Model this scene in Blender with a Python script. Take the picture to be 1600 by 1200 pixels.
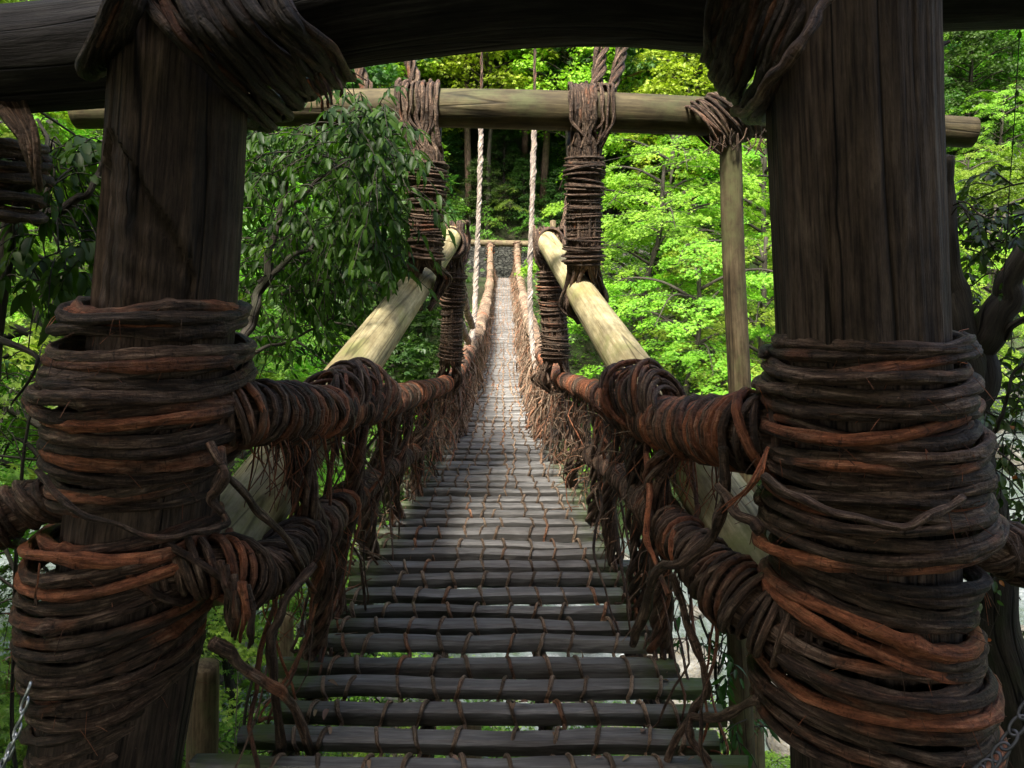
import bpy, math, random
import numpy as np
from mathutils import Vector

# ------------------------------------------------------------------ camera, sky, sun, exposure
for _o in list(bpy.data.objects):
    bpy.data.objects.remove(_o)
SC = bpy.context.scene
COL = SC.collection
rng = np.random.default_rng(11)
random.seed(11)
PI = math.pi
PITCH = math.radians(9.5)
FPX = 1200.0
cam = bpy.data.cameras.new('camera')
cam.sensor_width = 36
cam.lens = 27
cam.clip_start = 0.05
cam.clip_end = 2000
camo = bpy.data.objects.new('camera', cam)
COL.objects.link(camo)
camo.location = (0, 0, 0)
camo.rotation_euler = (PI / 2 - PITCH, 0, 0)
SC.camera = camo

SUN_EL = math.radians(58)
SUN_AZ = math.radians(200)          # compass direction the light comes from (0 = +Y, clockwise)
world = bpy.data.worlds.new('World')
SC.world = world
world.use_nodes = True
nt = world.node_tree
bg = nt.nodes['Background']
sky = nt.nodes.new('ShaderNodeTexSky')
sky.sky_type = 'NISHITA'
sky.sun_disc = False
sky.sun_elevation = SUN_EL
sky.sun_rotation = SUN_AZ
sky.air_density = 1.0
sky.dust_density = 6.0
sky.ozone_density = 0.2
nt.links.new(sky.outputs[0], bg.inputs[0])
bg.inputs[1].default_value = 0.15

sun = bpy.data.lights.new('sun', 'SUN')
sun.energy = 5.0
sun.angle = math.radians(12.0)
sun.color = (1.0, 0.95, 0.86)
suno = bpy.data.objects.new('sun', sun)
COL.objects.link(suno)
_sd = Vector((math.sin(SUN_AZ) * math.cos(SUN_EL), math.cos(SUN_AZ) * math.cos(SUN_EL), math.sin(SUN_EL)))
suno.rotation_euler = _sd.to_track_quat('Z', 'Y').to_euler()
suno.location = (0, 0, 60)

SC.view_settings.view_transform = 'Standard'
SC.view_settings.look = 'None'
SC.view_settings.exposure = 1.2
SC.view_settings.gamma = 1.0
SC.cycles.max_bounces = 6
SC.cycles.diffuse_bounces = 3
SC.cycles.glossy_bounces = 2
SC.cycles.transmission_bounces = 3
SC.cycles.caustics_reflective = False
SC.cycles.caustics_refractive = False
SC.cycles.use_denoising = True


def W(px, py, Y):
    """point of the place whose distance along the bridge is Y, seen at photo pixel px, py"""
    u = (px - 800.0) / FPX
    v = (py - 600.0) / FPX
    dy = math.cos(PITCH) - v * math.sin(PITCH)
    dz = -math.sin(PITCH) - v * math.cos(PITCH)
    k = Y / dy
    return np.array((u * k, Y, dz * k))


# ------------------------------------------------------------------ helpers
def link(o, parent=None):
    COL.objects.link(o)
    if parent is not None:
        o.parent = parent
    return o


def tag(o, label=None, cat=None, group=None, kind=None):
    if label: o['label'] = label
    if cat: o['category'] = cat
    if group: o['group'] = group
    if kind: o['kind'] = kind
    return o


def thing(name, label, cat, loc=(0, 0, 0), group=None):
    o = bpy.data.objects.new(name, None)
    o.empty_display_size = 0.2
    link(o)
    o.location = [float(c) for c in loc]
    return tag(o, label, cat, group)


class MB:
    """collects vertices and faces of ONE mesh"""
    def __init__(self):
        self.v, self.q, self.t, self.rest, self.tint = [], [], [], [], []
        self.n = 0

    def add(self, v, q=None, t=None, rest=None, tint=0.0):
        v = np.asarray(v, float)
        k = len(v)
        self.v.append(v)
        if q is not None and len(q): self.q.append(np.asarray(q, np.int64) + self.n)
        if t is not None and len(t): self.t.append(np.asarray(t, np.int64) + self.n)
        self.rest.append(v if rest is None else np.asarray(rest, float))
        tt = np.asarray(tint, float)
        self.tint.append(np.full(k, float(tt)) if tt.ndim == 0 else tt)
        self.n += k

    def mesh(self, name, mat, smooth=True, origin=None):
        v = np.concatenate(self.v)
        if origin is not None:
            v = v - np.asarray(origin, float)
        q = np.concatenate(self.q) if self.q else np.zeros((0, 4), np.int64)
        t = np.concatenate(self.t) if self.t else np.zeros((0, 3), np.int64)
        me = bpy.data.meshes.new(name)
        me.vertices.add(len(v))
        me.vertices.foreach_set('co', v.astype(np.float32).ravel())
        nl = len(q) * 4 + len(t) * 3
        me.loops.add(nl)
        me.loops.foreach_set('vertex_index', np.concatenate([q.ravel(), t.ravel()]).astype(np.int32))
        me.polygons.add(len(q) + len(t))
        st = np.concatenate([np.arange(len(q)) * 4, len(q) * 4 + np.arange(len(t)) * 3]).astype(np.int32)
        me.polygons.foreach_set('loop_start', st)
        me.polygons.foreach_set('use_smooth', np.full(len(st), smooth, dtype=bool))
        a = me.attributes.new('rest', 'FLOAT_VECTOR', 'POINT')
        a.data.foreach_set('vector', np.concatenate(self.rest).astype(np.float32).ravel())
        a = me.attributes.new('tint', 'FLOAT', 'POINT')
        a.data.foreach_set('value', np.concatenate(self.tint).astype(np.float32))
        me.update(calc_edges=True)
        me.materials.append(mat)
        return me

    def build(self, name, mat, parent=None, smooth=True):
        org = None
        if parent is not None:
            org = parent_world(parent)
        o = bpy.data.objects.new(name, self.mesh(name, mat, smooth, org))
        return link(o, parent)


def parent_world(p):
    w = np.array(p.location[:], float)
    while p.parent is not None:
        p = p.parent
        w = w + np.array(p.location[:], float)
    return w


def crom(pts, n):
    """Catmull-Rom through pts, n samples per span; any number of columns"""
    P = np.asarray(pts, float)
    if len(P) < 3:
        t = np.linspace(0, 1, n * max(1, len(P) - 1) + 1)[:, None]
        return P[0] * (1 - t) + P[-1] * t
    Q = np.vstack([2 * P[0] - P[1], P, 2 * P[-1] - P[-2]])
    out = []
    for i in range(1, len(Q) - 2):
        t = np.linspace(0, 1, n, endpoint=False)[:, None]
        a, b, c, d = Q[i - 1], Q[i], Q[i + 1], Q[i + 2]
        out.append(0.5 * ((2 * b) + (c - a) * t + (2 * a - 5 * b + 4 * c - d) * t ** 2 + (3 * b - a - 3 * c + d) * t ** 3))
    out.append(P[-1][None])
    return np.vstack(out)


def frames(P, ref=None):
    T = np.gradient(P, axis=0)
    T /= np.linalg.norm(T, axis=1, keepdims=True) + 1e-12
    N = np.zeros_like(P)
    r = np.array((0.0, 0, 1)) if ref is None else np.asarray(ref, float)
    if abs(np.dot(r, T[0])) > 0.95: r = np.array((1.0, 0, 0))
    n = r - np.dot(r, T[0]) * T[0]
    n /= np.linalg.norm(n)
    for i in range(len(P)):
        n = n - np.dot(n, T[i]) * T[i]
        n /= np.linalg.norm(n) + 1e-12
        N[i] = n
    return T, N, np.cross(T, N)


def noise1(n, step, amp, r=None):
    r = r or rng
    k = max(2, int(n / step) + 3)
    return np.interp(np.linspace(0, k - 1.01, n), np.arange(k), r.normal(0, amp, k))


def snoise(n, step, amp):
    """smooth 1-D noise"""
    k = max(4, int(n / max(step, 1e-6)) + 4)
    x = np.linspace(1, k - 2.01, n)
    i = x.astype(int)
    f = x - i
    f = f * f * (3 - 2 * f)
    a = rng.normal(0, amp, k)
    return a[i] * (1 - f) + a[i + 1] * f


def tube(mb, P, R, sides=8, tint=0.0, lump=0.0, ref=None, cap=True, shape=None, flat=1.0):
    P = np.asarray(P, float)
    n = len(P)
    R = np.broadcast_to(np.asarray(R, float), (n,)).copy()
    T, N, B = frames(P, ref)
    s = np.concatenate([[0], np.cumsum(np.linalg.norm(np.diff(P, axis=0), axis=1))])
    a = np.arange(sides) * 2 * PI / sides
    m = np.ones((n, sides))
    if lump:
        k = max(3, n // 3)
        g = rng.normal(0, lump, (k + 1, sides))
        g = (g + np.roll(g, 1, 1) + np.roll(g, -1, 1)) / 1.7
        xi = np.linspace(0, k - 0.001, n)
        i = xi.astype(int)
        f = (xi - i)[:, None]
        m += g[i] * (1 - f) + g[i + 1] * f
    if shape is not None:
        m = m * shape(s[:, None], a[None, :])
    rr = R[:, None] * m
    V = P[:, None] + rr[..., None] * (np.cos(a)[None, :, None] * N[:, None] + flat * np.sin(a)[None, :, None] * B[:, None])
    off = rng.uniform(-40, 40, 3)
    rest = np.stack([rr * np.cos(a) + off[0], rr * np.sin(a) + off[1], np.broadcast_to(s[:, None] + off[2], rr.shape)], -1)
    i0 = np.arange(n - 1)[:, None] * sides + np.arange(sides)[None]
    j0 = np.arange(n - 1)[:, None] * sides + (np.arange(sides)[None] + 1) % sides
    q = np.stack([i0, j0, j0 + sides, i0 + sides], -1).reshape(-1, 4)
    tt = np.asarray(tint, float)
    tv = np.full(n * sides, float(tt)) if tt.ndim == 0 else np.repeat(tt, sides)
    v = V.reshape(-1, 3)
    rest = rest.reshape(-1, 3)
    tri = []
    if cap:
        v = np.vstack([v, P[0] - T[0] * R[0] * .35, P[-1] + T[-1] * R[-1] * .35])
        rest = np.vstack([rest, [off[0], off[1], s[0] + off[2]], [off[0], off[1], s[-1] + off[2]]])
        tv = np.append(tv, [tv[0], tv[-1]])
        c0, c1 = n * sides, n * sides + 1
        k = np.arange(sides)
        kn = (k + 1) % sides
        tri = np.vstack([np.stack([np.full(sides, c0), kn, k], -1),
                         np.stack([np.full(sides, c1), (n - 1) * sides + k, (n - 1) * sides + kn], -1)])
    mb.add(v, q, tri, rest, tv)


def ridges():
    p, q_, k1 = rng.uniform(0, 6, 3)
    return lambda s, a: 1 + .075 * np.sin(3 * a + s * 5 + p) + .05 * np.sin(5 * a - s * 9 + q_) + .035 * np.sin(8 * a + s * 17 + k1) + .03 * np.sin(s * 70 + 2 * np.sin(a + p))


def rtint(p=0.25):
    """how reddish a vine is: most are grey-brown, some are peeled to orange"""
    return float(np.clip(rng.beta(5, 3) if rng.random() < p else rng.beta(1.5, 6), 0, 1))


# ------------------------------------------------------------------ materials
def newmat(name):
    m = bpy.data.materials.new(name)
    m.use_nodes = True
    t = m.node_tree
    return m, t, t.nodes['Principled BSDF']


class NT:
    def __init__(s, t): s.t = t
    def n(s, typ, **k):
        x = s.t.nodes.new(typ)
        for a, b in k.items(): setattr(x, a, b)
        return x
    def l(s, a, b): s.t.links.new(a, b)
    def attr(s, name): return s.n('ShaderNodeAttribute', attribute_name=name)
    def noise(s, vec, scale, detail=4, rough=.6, sc=(1, 1, 1), dist=0.0):
        mp = s.n('ShaderNodeMapping')
        mp.inputs['Scale'].default_value = sc
        s.l(vec, mp.inputs[0])
        x = s.n('ShaderNodeTexNoise')
        x.inputs['Scale'].default_value = scale
        x.inputs['Detail'].default_value = detail
        x.inputs['Roughness'].default_value = rough
        x.inputs['Distortion'].default_value = dist
        s.l(mp.outputs[0], x.inputs['Vector'])
        return x.outputs['Fac']
    def ramp(s, fac, stops):
        r = s.n('ShaderNodeValToRGB')
        e = r.color_ramp.elements
        while len(e) < len(stops): e.new(0.5)
        for x, (p, c) in zip(e, stops):
            x.position = p
            x.color = (*c, 1) if len(c) == 3 else c
        s.l(fac, r.inputs[0])
        return r.outputs[0]
    def mix(s, fac, a, b, mode='MIX'):
        m = s.n('ShaderNodeMix', data_type='RGBA', blend_type=mode)
        for k, x in ((0, fac), (6, a), (7, b)):
            if isinstance(x, (int, float)): m.inputs[k].default_value = x
            elif isinstance(x, tuple): m.inputs[k].default_value = (*x, 1)
            else: s.l(x, m.inputs[k])
        return m.outputs[2]
    def math(s, op, a, b=0.0, clamp=False):
        m = s.n('ShaderNodeMath', operation=op, use_clamp=clamp)
        for k, x in ((0, a), (1, b)):
            if isinstance(x, (int, float)): m.inputs[k].default_value = x
            else: s.l(x, m.inputs[k])
        return m.outputs[0]
    def bump(s, h, strength, dist, bsdf):
        b = s.n('ShaderNodeBump')
        b.inputs['Strength'].default_value = strength
        b.inputs['Distance'].default_value = dist
        s.l(h, b.inputs['Height'])
        s.l(b.outputs[0], bsdf.inputs['Normal'])


def G(v): return (v, v, v)


def mat_vine(name, dark, mid, light, red, rough=.62):
    m, t, b = newmat(name)
    k = NT(t)
    rest = k.attr('rest').outputs['Vector']
    tint = k.attr('tint').outputs['Fac']
    fib = k.noise(rest, 110, 5, .65, (1, 1, .09))
    patch = k.noise(rest, 9, 3, .6, (1, 1, .5))
    crack = k.noise(rest, 60, 3, .6, (.5, .5, 1.3))
    col = k.ramp(fib, [(.3, dark), (.52, mid), (.72, light)])
    lich = k.ramp(patch, [(.42, G(0)), (.62, G(1))])
    col = k.mix(k.math('MULTIPLY', lich, .25), col, (.13, .12, .075))
    rc = k.ramp(fib, [(.28, tuple(c * .35 for c in red)), (.5, red), (.72, (min(1, red[0] * 1.5), red[1] * 2.0, red[2] * 2.2))])
    f = k.math('ADD', tint, k.math('MULTIPLY', k.math('SUBTRACT', patch, .5), 1.6))
    f = k.ramp(f, [(.38, G(0)), (.78, G(1))])
    col = k.mix(f, col, rc)
    bk = k.noise(rest, 48, 6, .75, (1, 1, .45))
    col = k.mix(.8, col, k.ramp(bk, [(.36, G(.3)), (.5, G(.95)), (.64, G(1.5))]), 'MULTIPLY')
    own = k.noise(rest, .35, 1, .5)
    col = k.mix(1.0, col, k.ramp(own, [(.34, G(.5)), (.66, G(1.1))]), 'MULTIPLY')
    cr = k.ramp(crack, [(.3, G(.35)), (.4, G(1))])
    col = k.mix(1.0, col, cr, 'MULTIPLY')
    k.l(col, b.inputs['Base Color'])
    b.inputs['Roughness'].default_value = rough
    b.inputs['Specular IOR Level'].default_value = .35
    h = k.math('ADD', k.math('ADD', fib, k.math('MULTIPLY', bk, 1.1)), k.math('MULTIPLY', crack, .7))
    k.bump(h, 1.0, .016, b)
    return m


def mat_log(name, dark, mid, light, moss=None, grain=26, bumpd=.012, rough=.75, ckd=.12):
    m, t, b = newmat(name)
    k = NT(t)
    rest = k.attr('rest').outputs['Vector']
    g1 = k.noise(rest, grain, 7, .68, (1, 1, .10), .5)
    g2 = k.noise(rest, grain * 4, 4, .6, (1, 1, .04))
    big = k.noise(rest, 3.5, 3, .6, (1, 1, .5))
    col = k.ramp(g1, [(.32, dark), (.5, mid), (.68, light)])
    col = k.mix(.45, col, k.ramp(g2, [(.35, dark), (.62, light)]))
    col = k.mix(k.ramp(big, [(.4, G(0)), (.65, G(.55))]), col, dark)
    bl = k.noise(rest, 14, 5, .7, (1, 1, .4))
    col = k.mix(.75, col, k.ramp(bl, [(.32, G(.35)), (.5, G(.95)), (.66, G(1.5))]), 'MULTIPLY')
    if moss:
        ms = k.noise(rest, 5, 5, .7, (1, 1, .7))
        col = k.mix(k.ramp(ms, [(.5, G(0)), (.68, G(.8))]), col, moss)
    ck = k.noise(rest, 6, 2, .5, (1, 1, .04), .15)
    line = k.math('ABSOLUTE', k.math('SUBTRACT', ck, .5))
    lc = k.ramp(line, [(.002, G(ckd)), (.010, G(1))])
    col = k.mix(1.0, col, lc, 'MULTIPLY')
    k.l(col, b.inputs['Base Color'])
    b.inputs['Roughness'].default_value = rough
    b.inputs['Specular IOR Level'].default_value = .3
    h = k.math('ADD', g1, k.math('ADD', k.math('MULTIPLY', g2, .4), lc))
    k.bump(h, .8, bumpd, b)
    return m


def mat_leaf(name, a, b_, trans, rough=.45, tfac=.4, spec=.4, warm=None):
    m, t, b = newmat(name)
    k = NT(t)
    tint = k.attr('tint').outputs['Fac']
    stops = [(0.0, a), (1.0, b_)] if warm is None else [(0.0, a), (.9, b_), (.97, warm)]
    col = k.ramp(tint, stops)
    oi = k.n('ShaderNodeObjectInfo')
    hs = k.n('ShaderNodeHueSaturation')
    k.l(k.math('ADD', k.math('MULTIPLY', oi.outputs['Random'], .055), .4725), hs.inputs['Hue'])
    k.l(k.math('ADD', k.math('MULTIPLY', oi.outputs['Random'], .5), .68), hs.inputs['Value'])
    k.l(col, hs.inputs['Color'])
    k.l(hs.outputs[0], b.inputs['Base Color'])
    b.inputs['Roughness'].default_value = rough
    b.inputs['Specular IOR Level'].default_value = spec
    tr = k.n('ShaderNodeBsdfTranslucent')
    k.l(k.mix(1.0, hs.outputs[0], trans, 'MULTIPLY'), tr.inputs[0])
    mx = k.n('ShaderNodeMixShader')
    mx.inputs[0].default_value = tfac
    k.l(b.outputs[0], mx.inputs[1])
    k.l(tr.outputs[0], mx.inputs[2])
    k.l(mx.outputs[0], t.nodes['Material Output'].inputs[0])
    return m


M_vine = mat_vine('vine_bark', (.012, .007, .004), (.14, .080, .050), (.52, .36, .25), (.50, .17, .075), .55)
M_vine_thin = mat_vine('vine_bark_thin', (.018, .010, .007), (.15, .085, .056), (.46, .32, .22), (.42, .15, .07), .55)
M_vine_shaded = mat_vine('shaded_vine_bark', (.008, .005, .004), (.055, .036, .026), (.20, .145, .11), (.20, .08, .04), .6)  # vine bark with the shade on the top lashings put into its colour
M_net = mat_vine('netting_bark', (.10, .065, .042), (.34, .23, .15), (.62, .48, .35), (.42, .19, .10), .6)
M_rope = mat_vine('rope_fibre', (.16, .12, .09), (.50, .42, .35), (.80, .73, .65), (.5, .32, .22), .7)
M_post = mat_log('old_cedar', (.014, .009, .006), (.075, .049, .035), (.235, .165, .115), None, 30, .035)
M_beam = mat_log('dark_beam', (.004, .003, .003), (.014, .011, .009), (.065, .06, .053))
M_pale = mat_log('peeled_log', (.24, .185, .08), (.56, .47, .24), (.74, .66, .41), (.32, .33, .11), 20, .003, .7, .45)
M_pole = mat_log('brown_pole', (.05, .034, .017), (.145, .105, .056), (.26, .205, .12), (.16, .17, .07), 20, .005, .75, .4)
M_cross = mat_log('cross_log', (.03, .022, .010), (.08, .062, .03), (.165, .135, .068), (.09, .10, .04), 20, .005, .75, .4)
M_trunk = mat_log('tree_bark', (.012, .01, .007), (.045, .036, .026), (.10, .085, .065), (.04, .05, .02), 30, .02)
M_cedar = mat_log('cedar_bark', (.06, .035, .022), (.17, .11, .07), (.28, .2, .14), None, 30, .02)

M_maple = mat_leaf('maple_leaf', (.10, .26, .015), (.32, .52, .045), (.95, 1.2, .5), .5, .45)
M_mid = mat_leaf('broad_leaf', (.05, .13, .012), (.17, .31, .03), (1.1, 1.3, .5), .4, .38)
M_yellow = mat_leaf('spring_leaf', (.20, .38, .02), (.44, .62, .06), (1.0, 1.1, .5), .5, .4)
M_dark = mat_leaf('forest_leaf', (.022, .07, .014), (.085, .17, .026), (1.2, 1.5, .6), .5, .35)
M_glossy = mat_leaf('evergreen_leaf', (.016, .06, .010), (.075, .20, .018), (1.5, 1.9, .6), .45, .4, .25)
M_shrub = mat_leaf('shrub_leaf', (.035, .085, .02), (.08, .17, .03), (1.3, 1.6, .5), .35, .32, .5, (.45, .12, .02))
M_dead = mat_leaf('dead_leaf', (.25, .16, .09), (.42, .30, .19), (1, 1, 1), .6, .15)

# planks: grey weathered split timber, mossy at the ends
m, t, b = newmat('plank_timber')
k = NT(t)
tc = k.n('ShaderNodeTexCoord').outputs['Object']
oi = k.n('ShaderNodeObjectInfo')
va = k.n('ShaderNodeVectorMath', operation='ADD')
cx = k.n('ShaderNodeCombineXYZ')
k.l(k.math('MULTIPLY', oi.outputs['Random'], 37.0), cx.inputs[0])
k.l(k.math('MULTIPLY', oi.outputs['Random'], 11.0), cx.inputs[1])
k.l(tc, va.inputs[0]); k.l(cx.outputs[0], va.inputs[1])
vec = va.outputs[0]
g = k.noise(vec, 30, 6, .65, (.07, 1, 1), .4)
g2 = k.noise(vec, 140, 4, .6, (.05, 1, 1))
col = k.ramp(g, [(.3, (.045, .039, .033)), (.5, (.15, .142, .13)), (.7, (.32, .317, .305))])
col = k.mix(.4, col, k.ramp(g2, [(.3, (.04, .037, .034)), (.65, (.28, .277, .268))]))
blot = k.noise(vec, 4, 3, .6)
col = k.mix(k.ramp(blot, [(.45, G(0)), (.65, G(.5))]), col, (.075, .066, .056))
tint = k.attr('tint').outputs['Fac']
mo = k.math('MULTIPLY', k.ramp(k.noise(vec, 9, 4, .65), [(.36, G(0)), (.56, G(1))]), tint)
col = k.mix(mo, col, (.10, .15, .02))
k.l(col, b.inputs['Base Color'])
b.inputs['Roughness'].default_value = .55
b.inputs['Specular IOR Level'].default_value = .45
k.bump(k.math('ADD', g, k.math('MULTIPLY', g2, .5)), .8, .006, b)
M_plank = m

# ground
m, t, b = newmat('forest_floor')
k = NT(t)
tc = k.n('ShaderNodeTexCoord').outputs['Object']
n1 = k.noise(tc, .9, 6, .65)
n2 = k.noise(tc, 9, 5, .7)
col = k.ramp(n2, [(.3, (.012, .011, .006)), (.5, (.035, .035, .014)), (.7, (.075, .065, .035))])
col = k.mix(k.ramp(n1, [(.4, G(0)), (.6, G(.9))]), col, (.045, .085, .018))
k.l(col, b.inputs['Base Color'])
b.inputs['Roughness'].default_value = .95
k.bump(n2, 1.0, .15, b)
M_ground = m

# rocks
m, t, b = newmat('river_rock')
k = NT(t)
tc = k.n('ShaderNodeTexCoord').outputs['Object']
n1 = k.noise(tc, 1.6, 6, .7, (1, 1, 2))
n2 = k.noise(tc, 14, 5, .7)
col = k.ramp(n1, [(.35, (.045, .042, .033)), (.5, (.12, .115, .10)), (.65, (.26, .26, .245))])
col = k.mix(k.ramp(n2, [(.5, G(0)), (.7, G(.5))]), col, (.2, .16, .07))
k.l(col, b.inputs['Base Color'])
b.inputs['Roughness'].default_value = .8
k.bump(k.math('ADD', n1, k.math('MULTIPLY', n2, .3)), .8, .1, b)
M_rock = m

# water: clear shallow stream broken by rapids
m, t, b = newmat('river_water')
k = NT(t)
tc = k.n('ShaderNodeTexCoord').outputs['Object']
n1 = k.noise(tc, .55, 8, .72, (1, .6, 1), 1.2)
n2 = k.noise(tc, 3.5, 5, .6, (1, .7, 1), .8)
col = k.ramp(n1, [(.40, (.06, .08, .055)), (.49, (.10, .125, .12)), (.58, (.15, .17, .175)), (.66, (.40, .42, .43))])
k.l(col, b.inputs['Base Color'])
b.inputs['Roughness'].default_value = .18
b.inputs['Specular IOR Level'].default_value = .7
k.bump(k.math('ADD', n1, n2), .7, .12, b)
M_water = m

# dry stone wall
m, t, b = newmat('dry_stone')
k = NT(t)
tc = k.n('ShaderNodeTexCoord').outputs['Object']
mp = k.n('ShaderNodeMapping'); mp.inputs['Scale'].default_value = (4.5, 4.5, 10)
k.l(tc, mp.inputs[0])
vo = k.n('ShaderNodeTexVoronoi'); vo.inputs['Scale'].default_value = 1.0
k.l(mp.outputs[0], vo.inputs['Vector'])
ve = k.n('ShaderNodeTexVoronoi', feature='DISTANCE_TO_EDGE'); ve.inputs['Scale'].default_value = 1.0
k.l(mp.outputs[0], ve.inputs['Vector'])
sep = k.n('ShaderNodeSeparateColor'); k.l(vo.outputs['Color'], sep.inputs[0]); vn = sep.outputs[0]
col = k.mix(.8, k.ramp(k.noise(tc, 8, 4), [(.3, (.02, .022, .016)), (.7, (.09, .09, .075))]), k.math('ADD', vn, .3), 'MULTIPLY')
ed = k.ramp(ve.outputs['Distance'], [(.0, G(.08)), (.12, G(1))])
k.l(k.mix(1.0, col, ed, 'MULTIPLY'), b.inputs['Base Color'])
b.inputs['Roughness'].default_value = .9
k.bump(ed, 1.0, .08, b)
M_stone = m

m, t, b = newmat('galvanised_steel')
b.inputs['Base Color'].default_value = (.62, .64, .66, 1)
b.inputs['Metallic'].default_value = 1.0
b.inputs['Roughness'].default_value = .32
M_steel = m
m, t, b = newmat('dull_steel')
b.inputs['Base Color'].default_value = (.16, .16, .17, 1)
b.inputs['Metallic'].default_value = 1.0
b.inputs['Roughness'].default_value = .55
M_dull = m
m, t, b = newmat('black_iron')
b.inputs['Base Color'].default_value = (.01, .01, .01, 1)
b.inputs['Roughness'].default_value = .6
M_iron = m

# ------------------------------------------------------------------ ground, river
RIV = np.array([(-120, 75), (-70, 46), (-40, 31), (-20, 22.5), (-7, 19), (3, 17), (12, 21), (20, 31), (33, 44), (56, 60), (100, 78), (180, 95)], float)
RIVS = crom(RIV, 12)


def river_d(x, y):
    """signed distance to the river's middle (positive on the far bank)"""
    x = np.atleast_1d(np.asarray(x, float)); y = np.atleast_1d(np.asarray(y, float))
    best = np.full(x.shape, 1e9); sg = np.ones(x.shape)
    for (x0, y0), (x1, y1) in zip(RIVS[:-1], RIVS[1:]):
        dx, dy = x1 - x0, y1 - y0
        L = dx * dx + dy * dy
        tt = np.clip(((x - x0) * dx + (y - y0) * dy) / L, 0, 1)
        ex, ey = x - (x0 + tt * dx), y - (y0 + tt * dy)
        d = np.hypot(ex, ey)
        s = np.sign(dx * (y - y0) - dy * (x - x0))
        u = d < best
        best = np.where(u, d, best); sg = np.where(u, s, sg)
    return best * sg


def vnoise(x, y, f, seed):
    r = np.random.default_rng(seed)
    g = r.normal(0, 1, (64, 64))
    X = x * f + 31.7; Y = y * f + 17.3
    i = np.floor(X).astype(int); j = np.floor(Y).astype(int)
    fx = X - i; fy = Y - j
    fx = fx * fx * (3 - 2 * fx); fy = fy * fy * (3 - 2 * fy)
    i0, i1, j0, j1 = i % 64, (i + 1) % 64, j % 64, (j + 1) % 64
    return (g[i0, j0] * (1 - fx) + g[i1, j0] * fx) * (1 - fy) + (g[i0, j1] * (1 - fx) + g[i1, j1] * fx) * fy


def ground(x, y):
    x = np.atleast_1d(np.asarray(x, float)); y = np.atleast_1d(np.asarray(y, float))
    d = river_d(x, y)
    e = np.maximum(np.abs(d) - 4.6, 0)
    far = -9.4 + e * .62 + np.maximum(e - 14, 0) * .22
    near = np.minimum(-9.4 + e * .62, -2.4 + .02 * e)
    z = np.where(d > 0, far, near)
    ns = vnoise(x, y, .28, 1) * .35 + vnoise(x, y, .9, 2) * .16 + vnoise(x, y, .07, 3) * 1.1
    amp = np.clip(e / 6, 0, 1) * np.where(np.hypot(x + .4, y - 35) < 5, .15, 1) * np.where(np.hypot(x, y) < 6, .2, 1)
    z = z + ns * amp
    # level bench for the far landing
    w = np.clip(1 - (np.hypot(x + .4, y - 36.5) - 3) / 3, 0, 1)
    return z * (1 - w) + w * -1.25


gx = np.concatenate([np.linspace(-170, -30, 40, endpoint=False), np.linspace(-30, 30, 110, endpoint=False), np.linspace(30, 190, 45)])
gy = np.concatenate([np.linspace(-40, 0, 20, endpoint=False), np.linspace(0, 50, 95, endpoint=False), np.linspace(50, 260, 60)])
X, Y_ = np.meshgrid(gx, gy)
Z = ground(X.ravel(), Y_.ravel())
mb = MB()
nx, ny = len(gx), len(gy)
ii = (np.arange(ny - 1)[:, None] * nx + np.arange(nx - 1)[None]).ravel()
mb.add(np.stack([X.ravel(), Y_.ravel(), Z], -1), np.stack([ii, ii + 1, ii + nx + 1, ii + nx], -1))
o = mb.build('terrain', M_ground); tag(o, kind='structure')

mb = MB()
cs = crom(RIV, 30)
T, N, B = frames(np.column_stack([cs, np.zeros(len(cs))]))
side = np.column_stack([-T[:, 1], T[:, 0]])
K = 24
w = np.linspace(-6.2, 6.2, K)
P = cs[:, None] + side[:, None] * w[None, :, None]
zz = -8.75 + vnoise(P[..., 0].ravel(), P[..., 1].ravel(), .8, 8) * .06
n_ = len(cs)
ii = (np.arange(n_ - 1)[:, None] * K + np.arange(K - 1)[None]).ravel()
mb.add(np.column_stack([P.reshape(-1, 2), zz]), np.stack([ii, ii + 1, ii + K + 1, ii + K], -1))
o = mb.build('river_water', M_water); tag(o, kind='structure')


def rock_mesh(seed):
    r = np.random.default_rng(seed)
    nu, nv = 26, 16
    u = np.arange(nu) * 2 * PI / nu
    v = np.linspace(.02, PI - .02, nv)
    U, V = np.meshgrid(u, v)
    D = np.stack([np.sin(V) * np.cos(U), np.sin(V) * np.sin(U), np.cos(V)], -1).reshape(-1, 3)
    rad = np.ones(len(D))
    for q in range(16):
        nrm = r.normal(0, 1, 3); nrm /= np.linalg.norm(nrm)
        h = r.uniform(.62, .95)
        dd = D @ nrm
        rad = np.where(dd > 1e-3, np.minimum(rad, h / np.maximum(dd, 1e-3)), rad)
    V3 = D * rad[:, None] * np.array((1.25, .9, .62))
    i0 = np.arange(nv - 1)[:, None] * nu + np.arange(nu)[None]
    j0 = np.arange(nv - 1)[:, None] * nu + (np.arange(nu)[None] + 1) % nu
    mb = MB(); mb.add(V3, np.stack([i0, i0 + nu, j0 + nu, j0], -1).reshape(-1, 4))
    return mb.mesh('boulder', M_rock)


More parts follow.
